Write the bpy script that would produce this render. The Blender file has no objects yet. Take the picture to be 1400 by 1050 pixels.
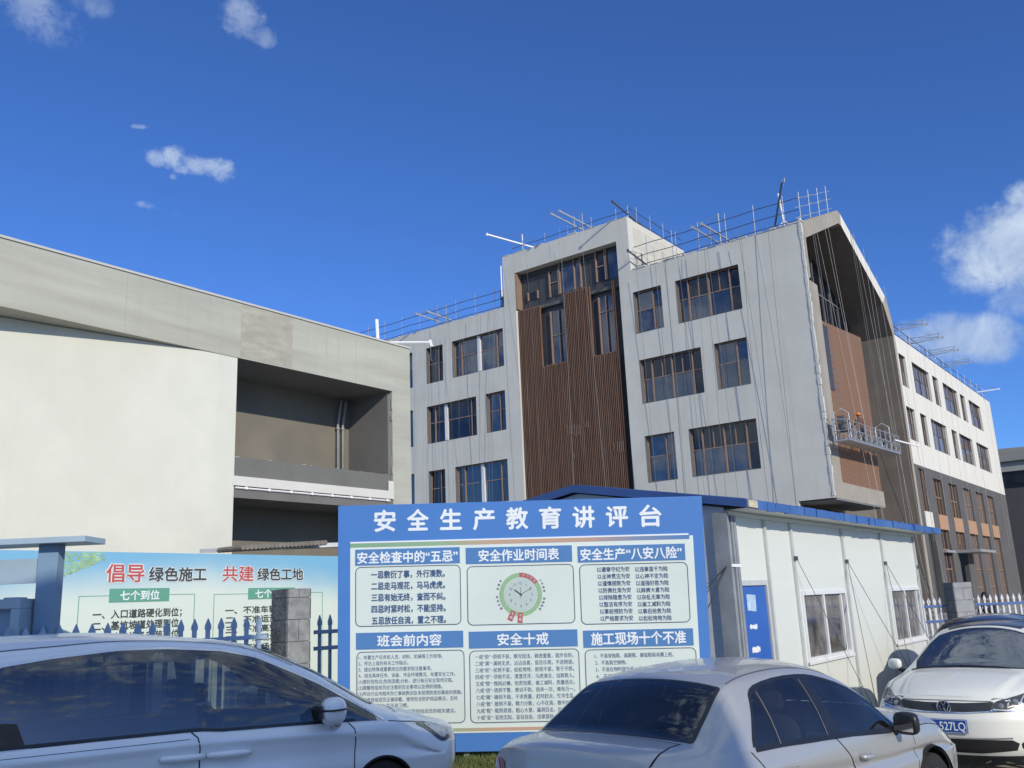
import bpy, math, random
import numpy as np
from mathutils import Vector, Matrix
from mathutils.bvhtree import BVHTree
from mathutils.geometry import delaunay_2d_cdt
random.seed(7); np.random.seed(7)
R = math.radians
sc = bpy.context.scene
COL = sc.collection

# ---------------------------------------------------------------- camera
FPX, PITCH, ROLL, EYE = 1243.34, R(13.606), R(-2.4835), 1.96
cp, sp, cr, sr = math.cos(PITCH), math.sin(PITCH), math.cos(ROLL), math.sin(ROLL)
_f = Vector((0, cp, sp)); _u = Vector((0, -sp, cp)); _r = Vector((1, 0, 0))
_r2 = cr*_r + sr*_u; _u2 = -sr*_r + cr*_u
cd = bpy.data.cameras.new('camera'); cam = bpy.data.objects.new('camera', cd); COL.objects.link(cam)
cam.matrix_world = Matrix(((_r2.x, _u2.x, -_f.x, 0), (_r2.y, _u2.y, -_f.y, 0), (_r2.z, _u2.z, -_f.z, EYE), (0, 0, 0, 1)))
cd.sensor_fit = 'HORIZONTAL'; cd.sensor_width = 36; cd.lens = FPX/1400*36
cd.clip_start = .05; cd.clip_end = 3000
sc.camera = cam

# ---------------------------------------------------------------- sun, sky, exposure
SUN_EL = R(24.5); SUN_AZ = math.atan2(.512, -.859)      # azimuth clockwise from +Y
S = Vector((math.sin(SUN_AZ)*math.cos(SUN_EL), math.cos(SUN_AZ)*math.cos(SUN_EL), math.sin(SUN_EL)))
sd = bpy.data.lights.new('sun', 'SUN'); sd.energy = 3.0; sd.angle = R(.5); sd.color = (1, .91, .76)
so = bpy.data.objects.new('sun', sd); COL.objects.link(so); so.rotation_euler = S.to_track_quat('Z', 'Y').to_euler()
so.location = (20, -30, 40)
w = bpy.data.worlds.new('World'); sc.world = w; w.use_nodes = True
nt = w.node_tree; nt.nodes.clear()
def N(tree, typ, **kw):
    n = tree.nodes.new(typ)
    for k, v in kw.items():
        if k.startswith('i_'):
            n.inputs[int(k[2:]) if k[2:].isdigit() else k[2:].replace('_', ' ')].default_value = v
        else: setattr(n, k, v)
    return n
def M(tree, op, a, b=None, c=None, clamp=False):
    n = tree.nodes.new('ShaderNodeMath'); n.operation = op; n.use_clamp = clamp
    for i, v in enumerate((a, b, c)):
        if v is None: continue
        if isinstance(v, (int, float)): n.inputs[i].default_value = v
        else: tree.links.new(v, n.inputs[i])
    return n.outputs[0]
def VM(tree, op, a, b):
    n = tree.nodes.new('ShaderNodeVectorMath'); n.operation = op
    for i, v in enumerate((a, b)):
        if hasattr(v, 'is_linked'): tree.links.new(v, n.inputs[i])
        else: n.inputs[i].default_value = v
    return n.outputs['Value'] if op == 'DOT_PRODUCT' else n.outputs[0]
sky = N(nt, 'ShaderNodeTexSky'); sky.sky_type = 'NISHITA'; sky.sun_disc = False
sky.sun_elevation = SUN_EL; sky.sun_rotation = SUN_AZ; sky.altitude = 1200; sky.air_density = 1.0; sky.dust_density = 1.0; sky.ozone_density = 6.0
tc = N(nt, 'ShaderNodeTexCoord'); DIR = tc.outputs['Generated']
def pixdir(x, y):
    v = _r2*(x-700) + _u2*(525-y) + _f*FPX
    return v.normalized()
nz = N(nt, 'ShaderNodeTexNoise', noise_dimensions='3D'); nz.inputs['Scale'].default_value = 16; nz.inputs['Detail'].default_value = 9; nz.inputs['Roughness'].default_value = .62; nz.inputs['Distortion'].default_value = .35
nt.links.new(DIR, nz.inputs['Vector'])
nz2 = N(nt, 'ShaderNodeTexNoise', noise_dimensions='3D'); nz2.inputs['Scale'].default_value = 46; nz2.inputs['Detail'].default_value = 7; nz2.inputs['Roughness'].default_value = .65
nt.links.new(DIR, nz2.inputs['Vector'])
nmix = M(nt, 'ADD', M(nt, 'MULTIPLY', nz.outputs['Fac'], .55), M(nt, 'MULTIPLY', nz2.outputs['Fac'], .45))
dens = None; banks = []
# cloud banks: direction through photo point, half sizes (as angles), tilt, strength, hardness
for (x, y, rx, ry, tilt, st, wis) in [(38, 14, 66, 34, 28, .42, 1.8), (118, -2, 44, 20, 18, .36, 1.8), (330, 22, 30, 28, 50, .45, 1.7), (352, 48, 26, 14, 10, .3, 2.0),
        (214, 216, 16, 13, 0, .6, 1.8), (272, 226, 66, 20, 14, .72, 2.3), (237, 242, 6, 5, 0, .5, 2), (201, 281, 15, 6, 14, .5, 2.2), (188, 173, 15, 4, 5, .6, 2.2), (243, 292, 10, 4, -10, .5, 2.2),
        (1398, 338, 96, 66, 0, .98, .95), (1420, 400, 60, 45, 0, .7, 1.0), (1350, 372, 50, 34, 0, .65, 1.1), (1322, 464, 98, 38, 2, .82, .75), (1270, 455, 38, 19, -8, .5, .9), (1390, 475, 30, 20, 0, .4, 1.0), (1402, 268, 26, 22, 0, .9, 1.5)]:
    banks.append((pixdir(x, y), rx/FPX, ry/FPX, tilt, st, wis))
# unseen banks added as fill light: behind, beside and above the camera
for (az, el, rx, ry, st, wis) in [(35, 62, .55, .40, 1.1, 1.5), (95, 34, .50, .26, 1.15, 1.5), (122, 58, .5, .35, 1.1, 1.6), (165, 40, .5, .2, 1.0, 1.8), (178, 66, .5, .3, 1.05, 1.5), (215, 36, .6, .3, 1.15, 1.5), (262, 40, .5, .3, 1.1, 1.5), (300, 60, .5, .3, 1.0, 1.6), (140, 9, .7, .10, .9, 1.5), (235, 10, .8, .12, 1.0, 1.5)]:
    banks.append((Vector((math.sin(R(az))*math.cos(R(el)), math.cos(R(az))*math.cos(R(el)), math.sin(R(el)))), rx, ry, 0, st, wis))
for (d, rx, ry, tilt, st, wis) in banks:
    a = (_r2 if abs(d.dot(_r2)) < .8 else _f)
    a = a - d*a.dot(d); a.normalize(); b = d.cross(a)*-1; b.normalize()
    ct, st_ = math.cos(R(tilt)), math.sin(R(tilt))
    a2 = a*ct - b*st_; b2 = a*st_ + b*ct
    qa = M(nt, 'POWER', M(nt, 'MULTIPLY', VM(nt, 'DOT_PRODUCT', DIR, a2), 1/rx), 2.0)
    qb = M(nt, 'POWER', M(nt, 'MULTIPLY', VM(nt, 'DOT_PRODUCT', DIR, b2), 1/ry), 2.0)
    front = M(nt, 'GREATER_THAN', VM(nt, 'DOT_PRODUCT', DIR, d), .5)
    q = M(nt, 'SUBTRACT', 1.0, M(nt, 'ADD', qa, qb))
    v = M(nt, 'ADD', M(nt, 'MULTIPLY', q, .8), M(nt, 'MULTIPLY', M(nt, 'SUBTRACT', nmix, .5), wis*2.3))
    mr = N(nt, 'ShaderNodeMapRange', interpolation_type='SMOOTHSTEP'); nt.links.new(v, mr.inputs[0])
    mr.inputs[1].default_value = .05; mr.inputs[2].default_value = .72 if rx > .07 else 1.0; mr.inputs[3].default_value = 0; mr.inputs[4].default_value = st
    o = M(nt, 'MULTIPLY', mr.outputs[0], front)
    # never let the noise alone paint cloud far from its bank
    lim = N(nt, 'ShaderNodeMapRange', interpolation_type='SMOOTHSTEP'); nt.links.new(q, lim.inputs[0])
    lim.inputs[1].default_value = -.9; lim.inputs[2].default_value = .1
    o = M(nt, 'MULTIPLY', o, lim.outputs[0])
    dens = o if dens is None else M(nt, 'MAXIMUM', dens, o)
shade = N(nt, 'ShaderNodeMapRange'); nt.links.new(nz.outputs['Fac'], shade.inputs[0]); shade.inputs[1].default_value = .35; shade.inputs[2].default_value = .68; shade.inputs[3].default_value = 0; shade.inputs[4].default_value = 1
ccol = N(nt, 'ShaderNodeMix', data_type='RGBA'); nt.links.new(shade.outputs[0], ccol.inputs[0])
ccol.inputs[6].default_value = (1.9, 2.6, 3.9, 1); ccol.inputs[7].default_value = (4.0, 4.6, 5.4, 1)
tint = N(nt, 'ShaderNodeMix', data_type='RGBA', blend_type='MULTIPLY'); tint.inputs[0].default_value = 1
nt.links.new(sky.outputs[0], tint.inputs[6]); tint.inputs[7].default_value = (.475, .645, .92, 1)
mixc = N(nt, 'ShaderNodeMix', data_type='RGBA'); nt.links.new(M(nt, 'MULTIPLY', dens, .92, clamp=True), mixc.inputs[0])
nt.links.new(tint.outputs[2], mixc.inputs[6]); nt.links.new(ccol.outputs[2], mixc.inputs[7])
bg = N(nt, 'ShaderNodeBackground'); bg.inputs[1].default_value = .15
nt.links.new(mixc.outputs[2], bg.inputs[0])
wo = N(nt, 'ShaderNodeOutputWorld'); nt.links.new(bg.outputs[0], wo.inputs[0])
sc.view_settings.view_transform = 'Standard'; sc.view_settings.look = 'None'; sc.view_settings.exposure = .22; sc.view_settings.gamma = 1
sc.cycles.max_bounces = 8; sc.cycles.transparent_max_bounces = 12; sc.cycles.caustics_reflective = False; sc.cycles.caustics_refractive = False
sc.cycles.use_denoising = True

# ---------------------------------------------------------------- site axes (main building grid)
YAW = R(-37.139)
U = Vector((math.cos(YAW), math.sin(YAW), 0)); V = Vector((-math.sin(YAW), math.cos(YAW), 0)); ZV = Vector((0, 0, 1))
P0 = Vector((15.275, 44.0, .1))

# ---------------------------------------------------------------- materials
MATS = {}
def mat(name, col, rough=.8, var=.12, scale=3.0, bump=.15, metal=0.0, spec=.4, streak=0.0, coat=0.0, fine=60.0, aniso=(1, 1, 1), stain=None, stain_amt=0.0, stain_scale=.35, brick=None):
    if name in MATS: return MATS[name]
    m = bpy.data.materials.new(name); m.use_nodes = True; t = m.node_tree; t.nodes.clear()
    p = N(t, 'ShaderNodeBsdfPrincipled'); o = N(t, 'ShaderNodeOutputMaterial'); t.links.new(p.outputs[0], o.inputs[0])
    p.inputs['Roughness'].default_value = rough; p.inputs['Metallic'].default_value = metal
    p.inputs['Specular IOR Level'].default_value = spec; p.inputs['Coat Weight'].default_value = coat; p.inputs['Coat Roughness'].default_value = .04
    tcn = N(t, 'ShaderNodeTexCoord'); mp = N(t, 'ShaderNodeMapping'); t.links.new(tcn.outputs['Object'], mp.inputs[0]); mp.inputs['Scale'].default_value = aniso
    n1 = N(t, 'ShaderNodeTexNoise'); n1.inputs['Scale'].default_value = scale; n1.inputs['Detail'].default_value = 6; n1.inputs['Roughness'].default_value = .6; t.links.new(mp.outputs[0], n1.inputs[0])
    c1 = N(t, 'ShaderNodeMix', data_type='RGBA')
    c1.inputs[6].default_value = tuple(max(0, c*(1-var)) for c in col[:3])+(1,); c1.inputs[7].default_value = tuple(min(1, c*(1+var)) for c in col[:3])+(1,)
    mr = N(t, 'ShaderNodeMapRange'); t.links.new(n1.outputs['Fac'], mr.inputs[0]); mr.inputs[1].default_value = .3; mr.inputs[2].default_value = .7
    t.links.new(mr.outputs[0], c1.inputs[0]); cur = c1.outputs[2]
    if streak:
        mp2 = N(t, 'ShaderNodeMapping'); t.links.new(tcn.outputs['Object'], mp2.inputs[0]); mp2.inputs['Scale'].default_value = (3.5, 3.5, .12)
        n2 = N(t, 'ShaderNodeTexNoise'); n2.inputs['Scale'].default_value = 1.0; n2.inputs['Detail'].default_value = 5; t.links.new(mp2.outputs[0], n2.inputs[0])
        r2 = N(t, 'ShaderNodeMapRange'); t.links.new(n2.outputs['Fac'], r2.inputs[0]); r2.inputs[1].default_value = .52; r2.inputs[2].default_value = .75; r2.inputs[3].default_value = 0; r2.inputs[4].default_value = streak
        c2 = N(t, 'ShaderNodeMix', data_type='RGBA', blend_type='MULTIPLY'); t.links.new(r2.outputs[0], c2.inputs[0]); t.links.new(cur, c2.inputs[6]); c2.inputs[7].default_value = (.5, .48, .46, 1); cur = c2.outputs[2]
    if stain:
        n3 = N(t, 'ShaderNodeTexNoise'); n3.inputs['Scale'].default_value = stain_scale; n3.inputs['Detail'].default_value = 7; n3.inputs['Distortion'].default_value = .6; t.links.new(mp.outputs[0], n3.inputs[0])
        r3 = N(t, 'ShaderNodeMapRange'); t.links.new(n3.outputs['Fac'], r3.inputs[0]); r3.inputs[1].default_value = .45; r3.inputs[2].default_value = .68; r3.inputs[4].default_value = stain_amt
        c3 = N(t, 'ShaderNodeMix', data_type='RGBA'); t.links.new(r3.outputs[0], c3.inputs[0]); t.links.new(cur, c3.inputs[6]); c3.inputs[7].default_value = tuple(stain)+(1,); cur = c3.outputs[2]
    if brick:
        bw, bh, mort, axes = brick
        bt = N(t, 'ShaderNodeTexBrick'); mp4 = N(t, 'ShaderNodeMapping'); mp4.inputs['Rotation'].default_value = axes; t.links.new(tcn.outputs['Object'], mp4.inputs[0]); t.links.new(mp4.outputs[0], bt.inputs[0])
        bt.inputs['Scale'].default_value = 1; bt.inputs['Brick Width'].default_value = bw; bt.inputs['Row Height'].default_value = bh; bt.inputs['Mortar Size'].default_value = .008
        bt.inputs['Color1'].default_value = (1, 1, 1, 1); bt.inputs['Color2'].default_value = (.86, .86, .86, 1); bt.inputs['Mortar'].default_value = mort
        c4 = N(t, 'ShaderNodeMix', data_type='RGBA', blend_type='MULTIPLY'); c4.inputs[0].default_value = 1; t.links.new(cur, c4.inputs[6]); t.links.new(bt.outputs[0], c4.inputs[7]); cur = c4.outputs[2]
    t.links.new(cur, p.inputs['Base Color'])
    if bump:
        n4 = N(t, 'ShaderNodeTexNoise'); n4.inputs['Scale'].default_value = fine; n4.inputs['Detail'].default_value = 4; t.links.new(tcn.outputs['Object'], n4.inputs[0])
        b = N(t, 'ShaderNodeBump'); b.inputs['Strength'].default_value = bump; b.inputs['Distance'].default_value = .02; t.links.new(n4.outputs['Fac'], b.inputs['Height']); t.links.new(b.outputs[0], p.inputs['Normal'])
    MATS[name] = m; return m
def paint(name, col, metal=.0, rough=.35, coatw=.8, inner=(.03, .03, .035)):
    m = bpy.data.materials.new(name); m.use_nodes = True; t = m.node_tree; t.nodes.clear()
    o = N(t, 'ShaderNodeOutputMaterial'); p = N(t, 'ShaderNodeBsdfPrincipled')
    p.inputs['Metallic'].default_value = metal; p.inputs['Coat Weight'].default_value = coatw; p.inputs['Coat Roughness'].default_value = .03
    tcn = N(t, 'ShaderNodeTexCoord'); n1 = N(t, 'ShaderNodeTexNoise'); n1.inputs['Scale'].default_value = 2.2; n1.inputs['Detail'].default_value = 8; t.links.new(tcn.outputs['Object'], n1.inputs[0])
    mr = N(t, 'ShaderNodeMapRange'); t.links.new(n1.outputs['Fac'], mr.inputs[0]); mr.inputs[1].default_value = .35; mr.inputs[2].default_value = .7; mr.inputs[3].default_value = 0; mr.inputs[4].default_value = .22
    c = N(t, 'ShaderNodeMix', data_type='RGBA'); t.links.new(mr.outputs[0], c.inputs[0]); c.inputs[6].default_value = tuple(col)+(1,); c.inputs[7].default_value = tuple(.7*x+.3*d for x, d in zip(col, (.34, .31, .27)))+(1,)
    t.links.new(c.outputs[2], p.inputs['Base Color'])
    mr2 = N(t, 'ShaderNodeMapRange'); t.links.new(n1.outputs['Fac'], mr2.inputs[0]); mr2.inputs[3].default_value = rough-.06; mr2.inputs[4].default_value = rough+.12; t.links.new(mr2.outputs[0], p.inputs['Roughness'])
    d = N(t, 'ShaderNodeBsdfPrincipled'); d.inputs['Base Color'].default_value = tuple(inner)+(1,); d.inputs['Roughness'].default_value = .8
    g = N(t, 'ShaderNodeNewGeometry'); mx = N(t, 'ShaderNodeMixShader'); t.links.new(g.outputs['Backfacing'], mx.inputs[0]); t.links.new(p.outputs[0], mx.inputs[1]); t.links.new(d.outputs[0], mx.inputs[2])
    t.links.new(mx.outputs[0], o.inputs[0]); return m
def glass(name, tint, refl=1.5, rough=.0, dirt=0.0, wave=0.0):
    m = bpy.data.materials.new(name); m.use_nodes = True; t = m.node_tree; t.nodes.clear()
    o = N(t, 'ShaderNodeOutputMaterial'); tr = N(t, 'ShaderNodeBsdfTransparent'); tr.inputs[0].default_value = tuple(tint)+(1,)
    gl = N(t, 'ShaderNodeBsdfGlossy'); gl.inputs['Roughness'].default_value = rough; gl.inputs[0].default_value = (.95, .97, 1, 1)
    fr = N(t, 'ShaderNodeFresnel'); fr.inputs[0].default_value = refl
    mx = N(t, 'ShaderNodeMixShader'); t.links.new(fr.outputs[0], mx.inputs[0]); t.links.new(tr.outputs[0], mx.inputs[1]); t.links.new(gl.outputs[0], mx.inputs[2]); out = mx.outputs[0]
    tcn = N(t, 'ShaderNodeTexCoord')
    if wave:
        n = N(t, 'ShaderNodeTexNoise'); n.inputs['Scale'].default_value = 1.6; n.inputs['Detail'].default_value = 1; t.links.new(tcn.outputs['Object'], n.inputs[0])
        b = N(t, 'ShaderNodeBump'); b.inputs['Strength'].default_value = wave; b.inputs['Distance'].default_value = .02; t.links.new(n.outputs['Fac'], b.inputs['Height']); t.links.new(b.outputs[0], gl.inputs['Normal'])
    if dirt:
        df = N(t, 'ShaderNodeBsdfDiffuse'); df.inputs[0].default_value = (.5, .48, .45, 1)
        n = N(t, 'ShaderNodeTexNoise'); n.inputs['Scale'].default_value = 3; n.inputs['Detail'].default_value = 8; t.links.new(tcn.outputs['Object'], n.inputs[0])
        r = N(t, 'ShaderNodeMapRange'); t.links.new(n.outputs['Fac'], r.inputs[0]); r.inputs[1].default_value = .3; r.inputs[2].default_value = .8; r.inputs[3].default_value = dirt*.3; r.inputs[4].default_value = dirt*1.6
        m2 = N(t, 'ShaderNodeMixShader'); t.links.new(r.outputs[0], m2.inputs[0]); t.links.new(out, m2.inputs[1]); t.links.new(df.outputs[0], m2.inputs[2]); out = m2.outputs[0]
    t.links.new(out, o.inputs[0]); return m

# ---------------------------------------------------------------- geometry helpers
class MB:
    def __init__(s): s.v = []; s.f = []
    def add(s, vs, fs):
        k = len(s.v); s.v += [tuple(p) for p in vs]; s.f += [tuple(i+k for i in f) for f in fs]; return s
    def quad(s, a, b, c, d): return s.add([a, b, c, d], [(0, 1, 2, 3)])
    def box(s, x0, x1, y0, y1, z0, z1):
        if x0 > x1: x0, x1 = x1, x0
        if y0 > y1: y0, y1 = y1, y0
        return s.add([(x0, y0, z0), (x1, y0, z0), (x1, y1, z0), (x0, y1, z0), (x0, y0, z1), (x1, y0, z1), (x1, y1, z1), (x0, y1, z1)],
                     [(0, 3, 2, 1), (4, 5, 6, 7), (0, 1, 5, 4), (1, 2, 6, 5), (2, 3, 7, 6), (3, 0, 4, 7)])
    def prism(s, poly, axis, a0, a1):
        """extrude a 2D polygon along axis x / y / z"""
        def mk(p, a): return {'x': (a, p[0], p[1]), 'y': (p[0], a, p[1]), 'z': (p[0], p[1], a)}[axis]
        n = len(poly); vs = [mk(p, a0) for p in poly]+[mk(p, a1) for p in poly]
        return s.add(vs, [tuple(range(n)), tuple(range(2*n-1, n-1, -1))]+[(i, i+n, (i+1) % n+n, (i+1) % n) for i in range(n)])
    def tube(s, pts, r, n=6, cap=True):
        pts = [Vector(p) for p in pts]; rings = []
        rr = r if isinstance(r, (list, tuple)) else [r]*len(pts)
        for i, p in enumerate(pts):
            d = (pts[min(i+1, len(pts)-1)]-pts[max(i-1, 0)]).normalized()
            a = d.cross(Vector((0, 0, 1)) if abs(d.z) < .9 else Vector((1, 0, 0))).normalized(); b = d.cross(a)
            rings.append([p+(a*math.cos(2*math.pi*k/n)+b*math.sin(2*math.pi*k/n))*rr[i] for k in range(n)])
        vs = [q for ring in rings for q in ring]; fs = []
        for i in range(len(pts)-1):
            for k in range(n): fs.append((i*n+k, i*n+(k+1) % n, (i+1)*n+(k+1) % n, (i+1)*n+k))
        if cap: fs += [tuple(range(n-1, -1, -1)), tuple(range((len(pts)-1)*n, len(pts)*n))]
        return s.add(vs, fs)
    def beam(s, p, q, w, h):
        """rectangular bar from p to q"""
        p, q = Vector(p), Vector(q); d = (q-p).normalized(); a = d.cross(Vector((0, 0, 1)) if abs(d.z) < .95 else Vector((1, 0, 0))).normalized(); b = a.cross(d)
        vs = [e+a*sx*w/2+b*sy*h/2 for e in (p, q) for sx, sy in ((-1, -1), (1, -1), (1, 1), (-1, 1))]
        return s.add(vs, [(3, 2, 1, 0), (4, 5, 6, 7), (0, 1, 5, 4), (1, 2, 6, 5), (2, 3, 7, 6), (3, 0, 4, 7)])
    def lathe(s, prof, c, axis='x', n=28):
        vs = []; m = len(prof)
        for k in range(n):
            a = 2*math.pi*k/n
            for (r, h) in prof:
                x, y = r*math.cos(a), r*math.sin(a)
                vs.append({'x': (c[0]+h, c[1]+x, c[2]+y), 'y': (c[0]+x, c[1]+h, c[2]+y), 'z': (c[0]+x, c[1]+y, c[2]+h)}[axis])
        return s.add(vs, [(k*m+i, k*m+i+1, ((k+1) % n)*m+i+1, ((k+1) % n)*m+i) for k in range(n) for i in range(m-1)])
    def build(s, name, m, parent=None, smooth=False, bevel=0):
        me = bpy.data.meshes.new(name); me.from_pydata(s.v, [], s.f); me.validate()
        if m: me.materials.append(m)
        if smooth: me.shade_smooth()
        o = bpy.data.objects.new(name, me); COL.objects.link(o)
        if parent: o.parent = parent
        if bevel:
            b = o.modifiers.new('bevel', 'BEVEL'); b.width = bevel; b.segments = 2; b.limit_method = 'ANGLE'
        return o
def empty(name, loc, rz=0.0):
    o = bpy.data.objects.new(name, None); o.location = loc; o.rotation_euler = (0, 0, rz); COL.objects.link(o); return o
def tag(o, label=None, cat=None, group=None, kind=None):
    if label: o['label'] = label
    if cat: o['category'] = cat
    if group: o['group'] = group
    if kind: o['kind'] = kind
    return o
def copy_tree(o, parent=None):
    c = o.copy(); COL.objects.link(c)
    if parent: c.parent = parent
    for ch in list(o.children): copy_tree(ch, c)
    return c
def wall(mb, u0, u1, z0, z1, holes, mp, thick):
    """wall sheet with rectangular holes; mp(u, z, d) -> point, d = depth behind the face"""
    us = sorted({u0, u1, *[max(u0, min(u1, h[i])) for h in holes for i in (0, 1)]}); zs = sorted({z0, z1, *[max(z0, min(z1, h[i])) for h in holes for i in (2, 3)]})
    def solid(i, j):
        if not (0 <= i < len(us)-1 and 0 <= j < len(zs)-1): return False
        cu, cz = (us[i]+us[i+1])/2, (zs[j]+zs[j+1])/2
        return not any(h[0] < cu < h[1] and h[2] < cz < h[3] for h in holes)
    for i in range(len(us)-1):
        for j in range(len(zs)-1):
            if not solid(i, j): continue
            a, b, c, d = us[i], us[i+1], zs[j], zs[j+1]
            mb.quad(mp(a, c, 0), mp(b, c, 0), mp(b, d, 0), mp(a, d, 0)); mb.quad(mp(a, c, thick), mp(a, d, thick), mp(b, d, thick), mp(b, c, thick))
            for (di, dj, p, q) in ((-1, 0, (a, c), (a, d)), (1, 0, (b, c), (b, d)), (0, -1, (a, c), (b, c)), (0, 1, (a, d), (b, d))):
                if not solid(i+di, j+dj): mb.quad(mp(*p, 0), mp(*q, 0), mp(*q, thick), mp(*p, thick))
_TC = {}
def text_mesh(mb, s, x, z, h, width=None, bold=.012, y=0.0, flip=False, align='l', mapf=None):
    """flat lettering in the x-z plane, bottom-left at x,z, character height h, squeezed to width"""
    key = s
    if key not in _TC:
        c = bpy.data.curves.new('lettering', 'FONT'); c.body = s; c.size = 1; c.resolution_u = 3
        o = bpy.data.objects.new('lettering', c); COL.objects.link(o)
        dg = bpy.context.evaluated_depsgraph_get(); e = o.evaluated_get(dg); me = e.to_mesh()
        _TC[key] = (np.array([tuple(v.co)[:2] for v in me.vertices]), [tuple(p.vertices) for p in me.polygons])
        e.to_mesh_clear(); bpy.data.objects.remove(o); bpy.data.curves.remove(c)
    vs, fs = _TC[key]
    if not len(vs): return
    x0, x1 = vs[:, 0].min(), vs[:, 0].max(); sy = h/.95; sx = sy if width is None else width/(x1-x0)
    xs = (vs[:, 0]-x0)*sx; zs = (vs[:, 1]+.1)*sy
    if align == 'c': xs = xs-(x1-x0)*sx/2
    k = h*bold*.9                      # heavier strokes: slightly shifted copies, each a hair in front of the last
    for i, (ox, oz) in enumerate(((0, 0), (k, 0), (-k, 0), (0, k), (0, -k)) if bold >= .014 else ((0, 0), (k, 0))):
        pts = [((x-a-ox if flip else x+a+ox), y-.00025*i*(-1 if flip else 1), z+b+oz) for a, b in zip(xs, zs)]
        if mapf: pts = [mapf(*p) for p in pts]
        mb.add(pts, [f[::-1] for f in fs] if flip else fs)
# ---------------------------------------------------------------- palette
m_grey = mat('grey_plaster', (.60, .595, .545), .9, .05, .8, .12, streak=.16, stain=(.52, .515, .475), stain_amt=.5)
m_cream = mat('cream_plaster', (.70, .685, .63), .9, .04, .9, .10, streak=.16)
m_base = mat('charcoal_plaster', (.115, .113, .115), .85, .10, .7, .1, streak=.2)
m_beige = mat('beige_render', (.34, .315, .275), .9, .08, 1.2, .2, stain=(.27, .25, .22), stain_amt=.6)
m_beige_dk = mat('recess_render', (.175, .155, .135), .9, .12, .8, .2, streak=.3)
m_conc = mat('raw_concrete', (.42, .43, .37), .92, .13, .7, .25, streak=.14, stain=(.345, .335, .28), stain_amt=.85, stain_scale=.5, aniso=(1, .30, 2.4))
m_concdk = mat('bare_dark_concrete', (.195, .178, .145), .92, .10, .6, .2, stain=(.13, .125, .11), stain_amt=.6)  # bare, darker concrete of the recess back walls
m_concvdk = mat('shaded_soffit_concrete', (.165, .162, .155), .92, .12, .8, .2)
m_patch = mat('rough_patch', (.375, .365, .305), .95, .2, 2.2, .7, fine=14, aniso=(1, .7, 2.2), stain=(.36, .35, .3), stain_amt=.7, stain_scale=1.4)
m_white = mat('white_plaster', (.63, .635, .555), .9, .045, .9, .12, streak=.05, stain=(.57, .58, .49), stain_amt=.5)
m_copper = mat('copper_frame', (.34, .235, .18), .45, .12, 6, 0, metal=.25)
m_dkframe = mat('dark_frame', (.05, .045, .045), .5, .1, 6, 0)
m_whitefr = mat('white_frame', (.72, .74, .75), .4, .05, 6, 0)
m_reveal = mat('dark_reveal', (.13, .135, .145), .7, .12, 2, .1)  # dark grey strips at the left, bottom and top of each window opening
m_clad = mat('charcoal_cladding', (.06, .06, .065), .45, .12, 1.2, .03)
m_slat = mat('timber_slat', (.15, .084, .057), .65, .25, 3.0, .08, aniso=(6, 6, .25), stain=(.24, .17, .135), stain_amt=.5, stain_scale=1.2)
m_galv = mat('galvanised_steel', (.46, .48, .50), .45, .15, 9, 0, metal=.6)
m_pole = mat('dark_scaffold_pole', (.10, .11, .13), .5, .2, 9, 0, metal=.4)
m_wpole = mat('white_painted_steel', (.8, .8, .8), .5, .06, 9, 0)
m_rope = mat('rope', (.16, .17, .19), .9, .2, 20, 0)
m_ropelt = mat('pale_rope', (.42, .42, .40), .9, .2, 20, 0)
m_block = mat('block_wall', (.62, .60, .53), .95, .08, 1.5, .2, brick=(.6, .25, (.55, .53, .5, 1), (R(90), 0, R(90))))
m_roofd = mat('roof_felt', (.12, .12, .12), .95, .2, 1, .2)
m_tan = mat('tan_panel', (.46, .285, .175), .6, .08, 2, .04)
m_glass_d = mat('mirror_glass', (.010, .016, .035), .04, .3, .8, 0, spec=1.0)
def pane_mat(name, col, refl, wave=.04):
    m = bpy.data.materials.new(name); m.use_nodes = True; t = m.node_tree; p = t.nodes['Principled BSDF']
    p.inputs['Base Color'].default_value = tuple(col)+(1,); p.inputs['Roughness'].default_value = .03; p.inputs['Specular IOR Level'].default_value = 1; p.inputs['IOR'].default_value = refl
    tcn = N(t, 'ShaderNodeTexCoord'); n = N(t, 'ShaderNodeTexNoise'); n.inputs['Scale'].default_value = 1.1; n.inputs['Detail'].default_value = 2; t.links.new(tcn.outputs['Object'], n.inputs[0])
    b = N(t, 'ShaderNodeBump'); b.inputs['Strength'].default_value = wave; b.inputs['Distance'].default_value = .05; t.links.new(n.outputs['Fac'], b.inputs['Height']); t.links.new(b.outputs[0], p.inputs['Normal'])
    n2 = N(t, 'ShaderNodeTexNoise'); n2.inputs['Scale'].default_value = .8; n2.inputs['Detail'].default_value = 8; n2.inputs['Distortion'].default_value = .8; t.links.new(tcn.outputs['Object'], n2.inputs[0])
    r = N(t, 'ShaderNodeMapRange'); t.links.new(n2.outputs['Fac'], r.inputs[0]); r.inputs[1].default_value = .45; r.inputs[2].default_value = .75
    c = N(t, 'ShaderNodeMix', data_type='RGBA'); t.links.new(r.outputs[0], c.inputs[0]); c.inputs[6].default_value = tuple(col)+(1,); c.inputs[7].default_value = (col[0]+.018, col[1]+.022, col[2]+.028, 1); t.links.new(c.outputs[2], p.inputs['Base Color'])
    return m
m_pane = pane_mat('blue_window_glass', (.008, .014, .03), 1.75)
m_paned = pane_mat('dark_window_glass', (.006, .007, .011), 1.45)
m_paneh = pane_mat('reflection_grey_glass', (.045, .05, .058), 1.7)  # grey put into the glass colour stands in for reflected buildings
m_panes2 = None
m_paneg = pane_mat('dusty_window_glass', (.17, .17, .18), 1.5)

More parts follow.
